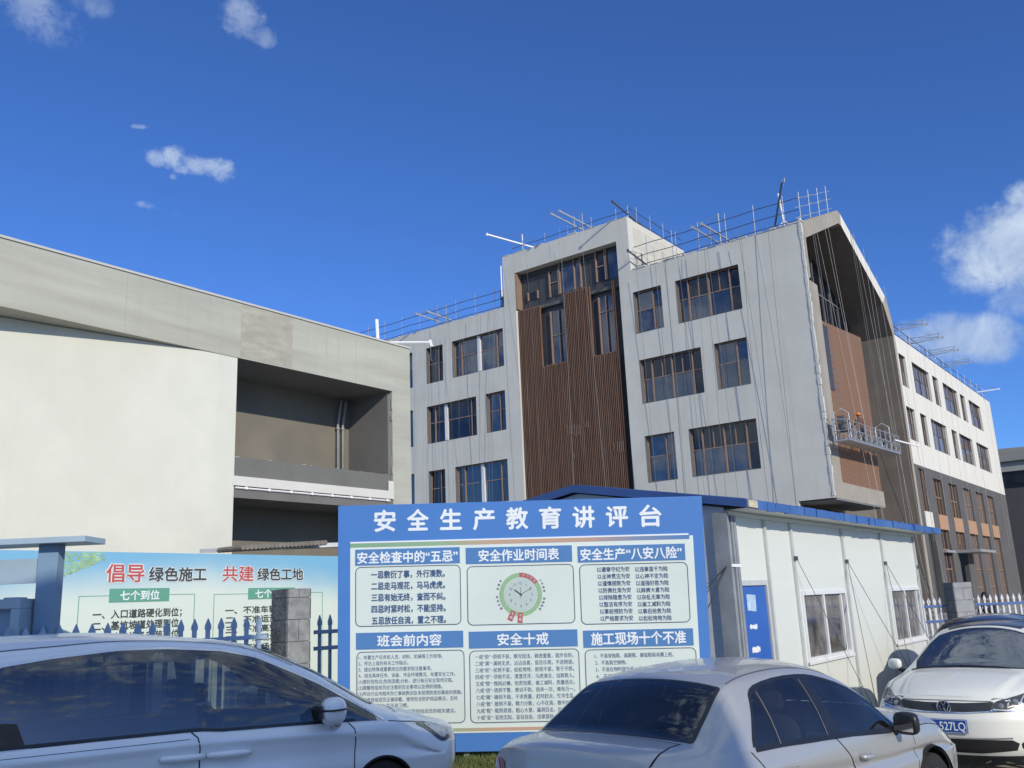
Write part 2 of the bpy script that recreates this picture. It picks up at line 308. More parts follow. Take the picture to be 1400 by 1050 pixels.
# ---------------------------------------------------------------- ground
g = MB(); g.quad((-1500, -1500, 0), (1500, -1500, 0), (1500, 1500, 0), (-1500, 1500, 0))
tag(g.build('ground', mat('concrete_yard', (.34, .32, .28), .95, .15, .25, .3, stain=(.16, .15, .135), stain_amt=.8, stain_scale=.12)), kind='structure')

# ---------------------------------------------------------------- office building under construction
ob = tag(empty('office_building', P0, YAW), 'four storey office block in grey and cream render with brown slat screen, still being finished', 'building')
def F(u, z, d): return (u, d, z)                 # front face, normal -y
WU = -2.5                                        # the side wing lies this far back
def Wg(v, z, d): return (WU-d, v, z)             # side wing, normal +x
PV, kW = 44.3, 1.172
def wv(v): return (PV+v)*kW-PV
rows = [(16.62, 19.12), (12.5, 15.03), (8.05, 10.65)]
r_right = [[(-10.08, -8.27, 0), (-7.35, -3.58, 1)], [(-10.0, -6.2, 1), (-5.4, -3.55, 0)], [(-10.03, -8.22, 0), (-7.33, -3.5, 1)]]
r_left = [[(-29.6, -27.72, 0), (-26.4, -24.9, 0), (-24.05, -19.72, 2)], [(-30.0, -27.75, 0), (-26.43, -22.13, 3), (-21.3, -19.75, 0)], [(-29.6, -27.72, 0), (-26.4, -24.95, 0), (-24.05, -19.78, 2)]]
holes = []
for (z0, z1), a in zip(rows, r_right): holes += [(h[0], h[1], z0, z1) for h in a]
b = MB(); wall(b, -10.12, 0, -.5, 20.5, holes+[(-1.78, 1, -1, 6.2)], F, .32)
b.build('front_wall', m_grey, ob)
holes = []
for (z0, z1), a in zip(rows, r_left): holes += [(h[0], h[1], z0, z1) for h in a]
b = MB(); wall(b, -36, -19.52, -.5, 20.5, holes, F, .32); b.build('front_wall', m_grey, ob)
b = MB(); wall(b, -19.52, -10.12, -.5, 23.9, [(-18.6, -10.95, -1, 22.55)], lambda u, z, d: (u, d-.004, z), .62)
b.build('tower_front', m_grey, ob)
b = MB()
b.box(-10.44, -10.12, .62, 7.3, 20.3, 23.85); b.build('tower_side_wall', m_block, ob)
b = MB(); b.box(-19.52, -19.2, .62, 7.3, 20.3, 23.85); b.box(-19.2, -10.44, 7.0, 7.3, 20.3, 23.85); b.build('tower_rear_wall', m_cream, ob)
b = MB(); b.box(-19.3, -10.4, .5, 7.1, 22.9, 23.1); b.box(-36, -2.9, .32, 30, 19.85, 20.05); b.box(-36, WU-.4, 30, 61, 19.85, 20.05)
b.build('roof', m_roofd, ob)
b = MB(); b.box(-36, -35.7, .32, 30, -.5, 20.5); b.box(-36, WU-.5, 61.1, 61.4, -.5, 20.5); b.box(-36, -20, 29.8, 30, -.5, 20.4); b.build('rear_wall', m_grey, ob)
# ragged mortar along the right-hand corner and roof edge
b = MB(); rnd = random.Random(3)
z = 6.3
while z < 20.5:
    h = rnd.uniform(.12, .5); wd = rnd.uniform(.015, .09); b.box(-.06-rnd.random()*.05, .012+wd*.5, -.02-wd*.3, .08+wd, z, z+h); z += h*rnd.uniform(.7, 1.1)
m_mort = mat('mortar', (.56, .56, .53), .95, .15, 8, .6, fine=18); b.build('rough_mortar_edge', m_mort, ob); b = MB()
u = -10
while u < 0:
    l = rnd.uniform(.1, .6); b.box(u, u+l, -.012-rnd.random()*.04, .3, 20.5, 20.5+rnd.uniform(.0, .09)); u += l*rnd.uniform(.8, 1.6)
b.build('rough_mortar_edge', m_mort, ob); b = MB()
u = -36
while u < -19.7:
    l = rnd.uniform(.1, .8); b.box(u, u+l, -.006-rnd.random()*.02, .3, 20.5, 20.5+rnd.uniform(.0, .06)); u += l*rnd.uniform(.9, 2.6)
b.build('rough_mortar_edge', m_mort, ob); b = MB()
u = -19.4
while u < -10.5:
    l = rnd.uniform(.1, .8); b.box(u, u+l, -.01-rnd.random()*.02, .5, 23.9, 23.9+rnd.uniform(.0, .08)); u += l*rnd.uniform(.9, 2.6)
b.build('rough_mortar_edge', m_mort, ob)

def window(parent, mp, a0, a1, z0, z1, style, depth=.24, fr=m_copper, glass_m=None, seed=0):
    """frame set back in its opening with mullions; pane behind"""
    rn = random.Random(seed); wd = a1-a0; h = z1-z0; f = MB()
    def bar(x0, x1, y0, y1, d0=depth-.02, d1=depth+.07):
        p = [mp(x, y, d) for d in (d0, d1) for x, y in ((x0, y0), (x1, y0), (x1, y1), (x0, y1))]
        f.add(p, [(0, 1, 2, 3), (7, 6, 5, 4), (0, 4, 5, 1), (1, 5, 6, 2), (2, 6, 7, 3), (3, 7, 4, 0)])
    t = .06
    for (x0, x1, y0, y1) in ((a0, a0+t, z0, z1), (a1-t, a1, z0, z1), (a0+t, a1-t, z0, z0+t), (a0+t, a1-t, z1-t, z1)): bar(x0, x1, y0, y1)
    tr = z0+h*.55
    vs = {0: [.64], 1: [.17, .5, .83], 2: [.15, .85], 3: [.13, .87], 4: [.5], 5: [.25, .5, .75]}[style]
    cuts = [a0+t]+[a0+wd*v for v in vs]+[a1-t]
    for x in cuts[1:-1]: bar(x-.035, x+.035, z0+t, z1-t, depth-.05)
    for i in range(len(cuts)-1): bar(cuts[i]+.036, cuts[i+1]-.036, tr-.025, tr+.025, depth)
    if style == 1:
        for v in (.335, .665): bar(a0+wd*v-.025, a0+wd*v+.025, tr+.026, z1-t-.001, depth)
    o = f.build('window', fr, parent)
    g = MB(); g2 = MB(); n = len(cuts)-1
    xs = cuts if style not in (2, 3) else [cuts[0]]+[cuts[1], a0+wd*(.5 if style == 2 else .36), cuts[2]]+[cuts[-1]]
    for i in range(len(xs)-1):
        for (y0, y1) in ((z0+t, tr), (tr, z1-t)):
            tl = rn.uniform(-.02, .02); tm = rn.uniform(-.022, .022)
            p = [mp(xs[i], y0, depth+.03+tl), mp(xs[i+1], y0, depth+.03-tl), mp(xs[i+1], y1, depth+.03-tl+tm), mp(xs[i], y1, depth+.03+tl+tm)]
            (g2 if style == 1 and (y1 > tr+.01 or i == n-1) else g).quad(*p)
    g.build('pane', glass_m or m_pane, o)
    if style == 1: g2.build('pane', m_paned if mp is F else (glass_m or m_pane), o)  # front wall: dark sheet stands in for the unlit room where glass is missing
    if style in (2, 3):
        c = MB(); x = a0+wd*(.5 if style == 2 else .36); p = [mp(xx, yy, d) for d in (depth-.09, depth+.05) for xx, yy in ((x-.12, z0+t), (x+.12, z0+t), (x+.12, z1-t), (x-.12, z1-t))]
        c.add(p, [(0, 1, 2, 3), (7, 6, 5, 4), (0, 4, 5, 1), (1, 5, 6, 2), (2, 6, 7, 3), (3, 7, 4, 0)]); c.build('mullion', m_whitefr, o)
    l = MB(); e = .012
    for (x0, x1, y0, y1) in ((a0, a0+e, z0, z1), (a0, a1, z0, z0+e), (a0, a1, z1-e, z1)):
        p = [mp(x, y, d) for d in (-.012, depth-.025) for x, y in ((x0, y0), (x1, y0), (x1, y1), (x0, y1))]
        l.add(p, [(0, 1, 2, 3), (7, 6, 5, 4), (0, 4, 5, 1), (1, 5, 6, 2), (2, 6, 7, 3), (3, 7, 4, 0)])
    l.build('reveal', m_reveal, o)
    return o
k = 0
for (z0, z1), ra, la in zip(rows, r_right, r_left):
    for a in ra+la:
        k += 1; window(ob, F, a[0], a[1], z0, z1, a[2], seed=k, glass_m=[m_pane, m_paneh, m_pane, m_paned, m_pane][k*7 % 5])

# recessed tower front: cladding, narrow windows, slat screen
b = MB(); b.box(-18.6, -10.95, .56, .60, -.5, 22.55); b.build('cladding', m_clad, ob)
b = MB(); b.box(-18.6, -10.95, .50, .555, 19.86, 19.96); b.box(-18.6, -10.95, .50, .555, 22.2, 22.26)
for uu in (-17.98, -17.1, -16.3, -13.3, -12.9): b.box(uu-.02, uu+.02, .54, .558, 20.0, 22.2)
b.build('cladding_joint', m_dkframe, ob)
b = MB(); b.box(-18.6, -18.45, .02, .55, 20.1, 22.5); b.build('corner_trim', m_copper, ob)
def flush_window(u0, u1, z0, z1, bars, gm, transom=None, t=.03):
    f = MB()
    for x in [u0, *bars, u1]: f.box(x-t, x+t, .40, .56, z0, z1)
    if transom: f.box(u0+t, u1-t, .46, .56, transom-.03, transom+.03)
    o = f.build('window', m_copper, ob); p = MB(); xs = [u0, *bars, u1]
    for i in range(len(xs)-1): p.quad((xs[i]+t, .535, z0), (xs[i+1]-t, .535, z0), (xs[i+1]-t, .53, z1), (xs[i]+t, .53, z1))
    p.build('pane', gm, o)
flush_window(-16.2, -15.5, 20.45, 22.15, [], m_paned, 21.35)
flush_window(-15.42, -13.85, 20.5, 22.5, [-14.32], m_pane, None, .02)
flush_window(-12.72, -12.08, 20.55, 22.5, [], m_paned, 21.5)
flush_window(-11.98, -11.1, 20.55, 22.5, [], m_pane, None, .018)
flush_window(-17.9, -17.15, 20.62, 21.15, [], m_paned, None, .02)
flush_window(-16.25, -15.15, 16.05, 19.5, [-15.62], m_pane, 17.9)
flush_window(-12.7, -11.65, 16.0, 19.55, [-12.2], m_pane, 18.6)
b = MB(); rnd = random.Random(5); u = -18.52
while u < -11.42:
    top = 20.0 if u < -16.83 else 16.03 if u < -15.08 else 20.32 if u < -13.15 else 15.96 if u < -11.6 else 20.25
    b.box(u, u+.055, .16+rnd.uniform(-.012, .012), .30, -.4, top+rnd.uniform(-.03, .03)); u += .124
for z in np.arange(1.5, 20, 2.6):
    if z < 15.9: b.box(-18.5, -11.45, .301, .34, z, z+.06)
    else: b.box(-18.5, -16.85, .301, .34, z, z+.06); b.box(-15.05, -13.15, .301, .34, z, z+.06)
b.build('slat_screen', m_slat, ob)
# scuffed film still stuck on some slats
b = MB()
for (uc, zc, w_, h_) in [(-14.9, 11.7, 1.0, .8), (-13.9, 11.9, .35, .4), (-15.0, 10.2, .3, .55), (-12.2, 10.4, .22, .5), (-11.75, 10.3, .4, .75)]:
    u = -18.52
    while u < -11.5:
        if abs(u-uc) < w_/2: b.box(u-.002, u+.057, .137, .141, zc-h_/2*rnd.uniform(.5, 1), zc+h_/2*rnd.uniform(.5, 1))
        u += .124
b.build('protective_film', mat('film', (.23, .155, .12), .5, .1, 8, 0), ob)

# gabled portal frame on the right-hand side
PX = -2.5
outer = [(.09, 6.2), (.09, 20.5), (6.85, 23.42), (7.35, 23.36), (14.8, 20.12), (15.5, 19.1), (15.78, 18.3), (16.0, 9.0), (16.0, -.5)]
inner = [(15.45, -.5), (15.45, 9.0), (15.42, 17.6), (14.1, 19.45), (7.25, 22.6), (6.8, 22.6), (.62, 19.8), (.62, 17.6), (1.5, 17.4), (1.5, 6.2)]
poly = outer+inner
def side_prism(mb, poly, x0, x1): mb.prism(poly, 'x', x0, x1)
b = MB(); n_o = len(outer); segs = []
# ring built as convex pieces: left post, left slope, right slope, right post
for pc in ([(.09, 6.2), (1.5, 6.2), (1.5, 17.4), (.09, 17.4)], [(.09, 17.4), (.62, 17.6), (.62, 19.8), (.09, 20.5)], [(.09, 20.5), (.62, 19.8), (6.8, 22.6), (6.85, 23.42)], [(6.85, 23.42), (6.8, 22.6), (7.25, 22.6), (7.35, 23.36)]):
    side_prism(b, pc, PX, 0)
b.build('portal_frame', m_beige, ob)
b = MB(); side_prism(b, [(7.35, 23.36), (7.25, 22.6), (14.1, 19.45), (14.8, 20.12)], PX, -.002); b.build('portal_frame', m_cream, ob)
b = MB()
for pc in ([(14.8, 20.12), (14.1, 19.45), (15.42, 17.6), (15.78, 18.3), (15.5, 19.1)], [(15.78, 18.3), (15.42, 17.6), (15.45, -.5), (16.0, -.5)]): side_prism(b, pc, PX, -.001)
b.build('portal_frame', mat('beige_post', (.36, .325, .27), .9, .1, 1.2, .2, streak=.25), ob)
# dark lining inside the frame: sloping soffit, inner wall
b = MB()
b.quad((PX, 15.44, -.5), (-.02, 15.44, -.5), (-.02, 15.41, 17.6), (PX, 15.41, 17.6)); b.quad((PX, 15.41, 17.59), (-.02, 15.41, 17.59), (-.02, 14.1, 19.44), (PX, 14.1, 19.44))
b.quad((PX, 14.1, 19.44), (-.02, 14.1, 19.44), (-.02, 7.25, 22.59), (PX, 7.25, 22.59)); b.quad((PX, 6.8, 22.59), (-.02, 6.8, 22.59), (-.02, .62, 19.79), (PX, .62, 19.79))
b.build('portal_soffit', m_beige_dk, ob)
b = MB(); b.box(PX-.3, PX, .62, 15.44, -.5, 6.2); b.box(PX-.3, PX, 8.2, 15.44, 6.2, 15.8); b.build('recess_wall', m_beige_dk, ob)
f = MB(); zt = lambda y: (19.8+(y-.62)*2.8/6.18 if y < 6.8 else 22.6-(y-7.25)*3.15/6.85 if y > 7.25 else 22.6)-.02
for y in np.arange(1.7, 15.4, 1.37): f.box(PX+.06, PX+.11, y-.02, y+.02, 15.8, min(zt(y), 19 if y > 14.3 else 99)-.05)
for z in (16.9, 17.6, 19.4): f.box(PX+.061, PX+.12, 1.5, 15.0 if z < 18 else 13.9, z-.03, z+.03)
cw = f.build('curtain_wall', m_galv, ob)
b = MB(); b.add([(PX+.05, .62, 15.8), (PX+.05, 15.4, 15.8), (PX+.05, 15.4, 17.6), (PX+.05, 14.1, 19.4), (PX+.05, 7.25, 22.58), (PX+.05, 6.8, 22.58), (PX+.05, .62, 19.78)], [tuple(range(7))]); b.build('pane', m_paned, cw)
# brown textured box cantilevered in the frame
m_brown = bpy.data.materials.new('brown_textured_panel'); m_brown.use_nodes = True; t = m_brown.node_tree; p = t.nodes['Principled BSDF']; p.inputs['Roughness'].default_value = .8
tcn = N(t, 'ShaderNodeTexCoord'); mpn = N(t, 'ShaderNodeMapping'); t.links.new(tcn.outputs['Object'], mpn.inputs[0]); mpn.inputs['Rotation'].default_value = (R(38), 0, 0)
wvn = N(t, 'ShaderNodeTexWave', wave_type='BANDS', bands_direction='Z'); wvn.inputs['Scale'].default_value = 1.15; wvn.inputs['Distortion'].default_value = .5; wvn.inputs['Detail'].default_value = 2; t.links.new(mpn.outputs[0], wvn.inputs[0])
wv2 = N(t, 'ShaderNodeTexWave', wave_type='BANDS', bands_direction='Y'); wv2.inputs['Scale'].default_value = 2.4; t.links.new(tcn.outputs['Object'], wv2.inputs[0])
mxn = M(t, 'ADD', M(t, 'MULTIPLY', wvn.outputs['Fac'], .8), M(t, 'MULTIPLY', wv2.outputs['Fac'], .2))
cn = N(t, 'ShaderNodeMix', data_type='RGBA'); t.links.new(mxn, cn.inputs[0]); cn.inputs[6].default_value = (.15, .080, .046, 1); cn.inputs[7].default_value = (.27, .155, .10, 1); t.links.new(cn.outputs[2], p.inputs['Base Color'])
bn = N(t, 'ShaderNodeBump'); bn.inputs['Strength'].default_value = .5; bn.inputs['Distance'].default_value = .04; t.links.new(mxn, bn.inputs['Height']); t.links.new(bn.outputs[0], p.inputs['Normal'])
b = MB(); b.box(PX, -.03, 1.5, 8.2, 7.05, 15.5); b.prism([(1.9, 15.5), (8.2, 15.5), (8.2, 15.95)], 'x', PX, -.03); b.build('brown_panel_box', m_brown, ob)
b = MB(); b.box(PX, .02, .09, 8.35, 6.2, 7.05); b.build('box_base_band', m_beige, ob)
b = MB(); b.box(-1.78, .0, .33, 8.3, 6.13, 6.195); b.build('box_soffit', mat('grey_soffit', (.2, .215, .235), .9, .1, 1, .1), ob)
b = MB(); b.box(-.08, .0, 2.2, 8.0, -.5, 5.42); b.box(PX, -.08, 2.2, 2.4, -.5, 5.42); b.build('porch_wall', m_beige, ob)
b = MB(); b.box(-.05, -.026, 1.52, 2.3, 11.8, 15.3); w_ = b.build('window', m_dkframe, ob); b = MB(); b.quad((-.024, 1.56, 11.9), (-.024, 2.26, 11.9), (-.022, 2.26, 15.2), (-.022, 1.56, 15.2)); b.build('pane', m_clad, w_)

# side wing: cream upper storeys, charcoal base
wt = [(16.16, 17.75), (19.3, 23.78), (24.75, 26.38), (27.8, 32.45), (33.4, 35.12), (36.5, 41.0)]
wm_ = [(16.13, 18.15), (19.5, 21.1), (22.3, 26.75), (28.3, 30.05), (30.75, 35.35), (36.85, 41.65)]
hs = [(wv(a), wv(c), 16.62, 19.12) for a, c in wt]+[(wv(a), wv(c), 12.5, 15.02) for a, c in wm_]
WE = wv(46.0)
b = MB(); wall(b, 16.001, WE, 10.66, 20.5, hs, Wg, .3); b.build('wing_wall', m_cream, ob)
b = MB(); b.box(WU-12, WU-.3, WE-.3, WE, 10.66, 20.5); b.build('wing_end_wall', m_cream, ob)
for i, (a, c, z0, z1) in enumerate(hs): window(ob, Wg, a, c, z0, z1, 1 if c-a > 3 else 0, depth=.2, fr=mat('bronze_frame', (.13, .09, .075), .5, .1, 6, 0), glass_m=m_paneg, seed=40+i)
def zs(z): return (z-1.86)*kW+1.86
bw = [(20.4, 22.75), (24.65, 27.2), (29.05, 31.7), (33.5, 36.15), (37.75, 40.3)]
hb = [(wv(a), wv(c), zs(6.42), zs(8.82)) for a, c in bw]+[(wv(a), wv(c), -1, zs(5.45)) for a, c in bw]+[(wv(16.95), wv(18.4), zs(6.5), zs(9.2)), (wv(17.0), wv(18.9), -1, zs(5.2))]
b = MB(); wall(b, 16.001, WE+.2, -.5, 10.66, hb, lambda v, z, d: (WU-.02-d, v, z), .35); b.build('base_wall', m_base, ob)
b = MB(); b.box(WU-12, WU-.37, WE-.2, WE+.2, -.5, 10.65); b.build('base_end_wall', m_base, ob)
Wb = lambda v, z, d: (WU-.02-d, v, z)
m_br = mat('bronze_frame', (.13, .09, .075)); m_tanfr = mat('tan_frame', (.30, .20, .14), .5, .1, 6, 0)
def gridwin(a, c, z0, z1, nv, nh, gm):
    f = MB(); t = .045
    for i in range(nv+1): x = a+(c-a)*i/nv; p = max(a, x-t); q = min(c, x+t); f.box(WU-.30, WU-.18, p, q, z0, z1)
    for j in range(nh+1): z = z0+(z1-z0)*j/nh; f.box(WU-.299, WU-.20, a, c, max(z0, z-t), min(z1, z+t))
    o = f.build('window', m_tanfr, ob); p = MB(); rn = random.Random(int(a*10))
    for j in range(nh):
        for i in range(nv):
            y0, y1 = a+(c-a)*i/nv, a+(c-a)*(i+1)/nv; za, zb = z0+(z1-z0)*j/nh, z0+(z1-z0)*(j+1)/nh; s = rn.uniform(-.015, .015)
            p.quad((WU-.27+s, y0, za), (WU-.27-s, y1, za), (WU-.27-s, y1, zb), (WU-.27+s, y0, zb))
    p.build('pane', gm, o)
for i, (a, c) in enumerate(bw):
    y0, y1 = wv(a), wv(c)
    gridwin(y0, y1, zs(6.42), zs(8.82), 3, 2, m_paned if i < 2 else m_paneg)
    if i == 1: gridwin(y0, y1, zs(4.2), zs(5.45), 4, 1, m_paned)
    else: gridwin(y0, y1, .1, zs(5.45), 2 if i < 3 else 3, 4, m_pane if i == 0 else m_paneg)
    b = MB(); b.box(WU-.2, WU+.03, y0-.02, y1+.02, zs(5.45)+.003, zs(6.42)-.003); b.build('tan_panel', m_tan, ob)
gridwin(wv(16.95), wv(18.4), zs(6.5), zs(9.2), 2, 1, m_paned)
b = MB(); b.box(WU-.2, WU+.03, wv(16.9), wv(18.8), zs(5.25), zs(6.45)); b.build('cream_panel', m_cream, ob)
b = MB(); b.box(WU-.6, WU-.4, wv(17.0), wv(18.9), -.5, zs(5.2)); b.build('doorway', m_clad, ob)
b = MB(); b.box(WU-1.5, WU-1.4, wv(24.65), wv(27.2), -.5, zs(4.2)); b.build('doorway', m_clad, ob)
m_can = mat('canopy_grey', (.33, .33, .34), .5, .1, 3, .05)
b = MB(); b.box(WU-.1, WU+1.7, wv(24.2), wv(29.4), zs(3.98), zs(4.16)); b.build('entrance_canopy', m_can, ob)
b = MB(); b.box(WU-.1, WU+.25, wv(20.3), wv(22.8), zs(3.95), zs(4.1)); b.build('door_head', m_can, ob)

# ---------------------------------------------------------------- things on the office building
def bw2(u, y, z): return P0+U*u+V*y+ZV*z        # building to world
def bthing(name, u, y, z, label, cat, group=None): return tag(empty(name, bw2(u, y, z), YAW), label, cat, group)
def railing(label, pts, posts, hs, r=.022, m=m_pole, group='roof edge railings', extra=True):
    """pts: ends of a rail run in building coords"""
    p, q = Vector(pts[0]), Vector(pts[1]); o = bthing('roof_railing', *p, label, 'railing', group); d = q-p; L = d.length
    for h in hs:
        b = MB(); n = 9; b.tube([d*(i/n)+Vector((0, 0, h+(.03 if i % 3 == 1 else -.015 if i % 2 else 0))) for i in range(n+1)], r); b.build('rail', m, o)
    for i in range(posts):
        t = (i+.5)/posts; b = MB(); c = d*t; b.tube([c+Vector((0, .02, -.1)), c+Vector((.03, .0, max(hs)+.35))], .022); b.build('post', m_galv, o)
    return o
railing('three bar scaffold railing along the roof edge above the right grey wall', ((-10, .35, 20.5), (-.1, .35, 20.5)), 6, (.28, .85, 1.5))
railing('three bar scaffold railing along the roof edge above the left grey wall', ((-35, .35, 20.5), (-19.7, .35, 20.5)), 9, (.25, .75, 1.3))
railing('single bar railing along the top of the tower front', ((-19, .4, 23.9), (-10.2, .4, 23.9)), 5, (.55,), r=.02)
railing('two bar railing along the tower side wall', ((-10.2, .5, 23.85), (-10.2, 7.2, 23.85)), 4, (.15, .75))
railing('bent scaffold railing on the sloping top of the gabled portal', ((-.3, .3, 20.75), (-.3, 6.9, 23.55)), 4, (.12, .7, 1.2), m=m_galv)
railing('long railing on the roof of the cream side wing', ((WU-.25, 16.2, 20.5), (WU-.25, WE-.3, 20.5)), 16, (.35, .95), r=.03, m=m_pole)
def outrigger(label, u, y, z, dirv, reach, m, m2, rise=.25, post=1.3, hgt=.75, tail=2.2, x2=False, cage=False):
    o = bthing('rigging_beam', u, y, z, label, 'rigging beam', 'suspended platform rigging beams on the roofs'); d = Vector(dirv).normalized()
    b = MB(); b.beam(-d*tail+ZV*(hgt-.25), d*reach+ZV*(hgt+rise), .065, .085); b.box(*[c for a in (d*reach) for c in (a-.05, a+.05)][:4], hgt+rise-.1, hgt+rise+.08); b.build('beam', m, o)
    b = MB(); b.tube([Vector((0, 0, 0)), Vector((0, 0, hgt+post*.6))], .036); b.tube([-d*(tail-.1), -d*(tail-.1)+ZV*(hgt-.2)], .04); b.build('post', m2, o)
    b = MB(); b.tube([-d*(tail-.1)+ZV*(hgt-.2), ZV*(hgt+post*.58)], .012, 4); b.tube([ZV*(hgt+post*.58), d*reach+ZV*(hgt+rise)], .012, 4); b.build('stay_cable', m_rope, o)
    if cage:
        s = Vector((-d.y, d.x, 0)); b = MB()
        for k2 in (-.5, .5): b.tube([s*k2, s*k2+ZV*1.1, s*k2+d*reach*.9+ZV*1.25], .03, 5)
        b.tube([s*-.5+ZV*1.1, s*.5+ZV*1.1], .03, 5); b.tube([s*-.5+d*reach*.9+ZV*1.25, s*.5+d*reach*.9+ZV*1.25], .03, 5); b.build('side_frame', m, o)
    return o
outrigger('bright white rigging beam jutting left from the top left corner of the tower', -18.4, .8, 23.9, (-.55, -1, 0), 2.5, m_wpole, m_wpole, rise=.45)
outrigger('left one of the two grey rigging beams on the middle of the tower roof', -14.3, .8, 23.9, (-.25, -1, 0), 1.9, m_galv, m_galv, rise=.5)
outrigger('right one of the two grey rigging beams on the middle of the tower roof', -13.7, .8, 23.9, (-.25, -1, 0), 1.9, m_galv, m_galv, rise=.5)
outrigger('dark rigging beam on the top right corner of the tower', -10.35, .6, 23.9, (.05, -1, 0), 1.9, m_pole, m_galv, post=.8, hgt=.45, rise=.1)
outrigger('left one of the two grey rigging beams above the left grey wall', -25.9, .8, 20.5, (-.25, -1, 0), 1.9, m_galv, m_galv, rise=.35, hgt=.55)
outrigger('right one of the two grey rigging beams above the left grey wall', -25.2, .8, 20.5, (-.25, -1, 0), 1.6, m_galv, m_galv, rise=.35, hgt=.6, post=1.8)
outrigger('left one of the two grey rigging beams above the wide top window of the right grey wall', -5.3, .8, 20.5, (-.2, -1, 0), 1.7, m_galv, m_galv, rise=.35, hgt=.75)
outrigger('right one of the two grey rigging beams above the wide top window of the right grey wall', -4.75, .8, 20.5, (-.2, -1, 0), 1.7, m_galv, m_galv, rise=.35, hgt=.8, post=2.3)
outrigger('rigging beam low on the roof edge beside the tower side wall', -9.7, .7, 20.5, (.0, -1, 0), 1.6, m_pole, m_pole, hgt=.6, post=.9)
o = bthing('rigging_beam', -1.1, .7, 20.5, 'leaning white post crossed by a dark arm at the right end of the grey wall roof', 'rigging beam', 'suspended platform rigging beams on the roofs')
b = MB(); b.tube([(.05, 0, .1), (-.1, 0, 2.2)], .055); b.build('post', m_wpole, o)
b = MB(); b.tube([(.1, 0, .55), (.5, .4, -.05)], .03); b.tube([(.02, 0, .6), (-.35, -.3, 0)], .03); b.build('foot_brace', m_wpole, o)
b = MB(); b.beam((-1.0, .9, .1), (.55, -1.1, 2.25), .075, .09); b.build('beam', m_pole, o)
b = MB(); b.tube([(.55, -1.1, 2.3), (.7, -1.1, 2.45), (.72, -1.15, 2.2), (.6, -1.12, 2.05)], .03); b.build('hook', m_galv, o)
for i, v in enumerate((17.6, 21.9, 26.5, 31.4)):
    outrigger(['caged rigging beam on the cream wing roof, nearest the gabled portal', 'caged rigging beam on the cream wing roof, second from the gabled portal', 'caged rigging beam on the cream wing roof, third from the gabled portal', 'caged rigging beam on the cream wing roof, fourth from the gabled portal'][i],
              WU-.7, wv(v), 20.5, (1, .25, 0), 2.6, m_galv, m_pole, hgt=.9, rise=.1, cage=True, post=.8)
outrigger('white rigging beam at the far end of the cream wing roof', WU-.6, wv(42.3), 20.5, (1, .35, 0), 2.4, m_wpole, m_wpole, hgt=.6, rise=.0, post=1.2)
o = bthing('scaffold_frame', -19.9, .9, 20.5, 'small dark scaffold tower in the angle between left roof and tower', 'scaffold')
b = MB()
for (x, y) in ((-.55, 0), (.25, 0), (-.55, .8), (.25, .8)): b.tube([(x, y, 0), (x, y, 1.6)], .035)
for z in (.4, 1.0, 1.55): b.tube([(-.55, 0, z), (.25, 0, z), (.25, .8, z), (-.55, .8, z), (-.55, 0, z)], .03)
b.build('pole_frame', m_pole, o)
b = MB(); b.tube([(-.55, -.03, .1), (.25, -.03, 1.5)], .025); b.tube([(.25, -.03, .1), (-.55, -.03, 1.5)], .025); b.build('cross_brace', m_galv, o)
b = MB(); b.box(-.5, .2, .05, .75, .3, 1.2); b.build('counterweight_stack', m_roofd, o)
# drain pipe at the tower's left edge
o = bthing('wall_pipe', -19.62, -.06, 20.3, 'short white pipe on the left edge of the tower', 'pipe'); b = MB(); b.tube([(0, 0, .9), (0, 0, 3.0)], .045); b.build('pipe_run', m_wpole, o)

# hanging ropes: one thing each, straight or slightly bowed
def rope(u0, y0, z0, u1, y1, z1, label, group, m=m_rope, r=.011, sag=.15):
    p, q = Vector((u0, y0, z0)), Vector((u1, y1, z1)); o = MB(); n = 7
    o.tube([(p*(1-i/n)+q*(i/n))+Vector((sag*math.sin(math.pi*i/n), -.02*math.sin(math.pi*i/n), 0)) - p for i in range(n+1)], r, 4)
    ob_ = o.build('hanging_rope', m); ob_.location = bw2(*p); ob_.rotation_euler = (0, 0, YAW); tag(ob_, label, 'rope', group); return ob_
rr = random.Random(11)
for u in (-9.3, -8.05, -7.75, -6.9, -5.6, -5.15, -4.9, -3.15, -2.95, -2.2, -1.6):
    rope(u, -.35-rr.random()*1.0, 20.9, u+rr.uniform(-.3, .5), -.15-rr.random()*.5, 2, 'thin dark rope hanging down the grey wall right of the brown slat screen', 'ropes down the right grey wall', sag=rr.uniform(-.2, .25), r=.007+rr.random()*.005)
for u in (-25.9, -25.1, -24.7, -23.6, -22.5, -22.2, -21.2, -20.3, -19.95):
    rope(u, -.3-rr.random()*.9, 20.9, u+rr.uniform(-1.2, .3), -.15-rr.random()*.4, 2, 'thin dark rope hanging down the grey wall left of the tower', 'ropes down the left grey wall', sag=rr.uniform(-.25, .2), r=.006+rr.random()*.005)
for u in (-18.2, -16.9, -14.6, -12.7):
    rope(u, -.25-rr.random()*.9, 24.4, u+rr.uniform(-.4, .3), -.1-rr.random()*.3, 4, 'thin rope hanging in front of the tower and its slat screen', 'ropes down the tower front', sag=rr.uniform(-.1, .15), r=.006, m=m_ropelt if rr.random() < .5 else m_rope)
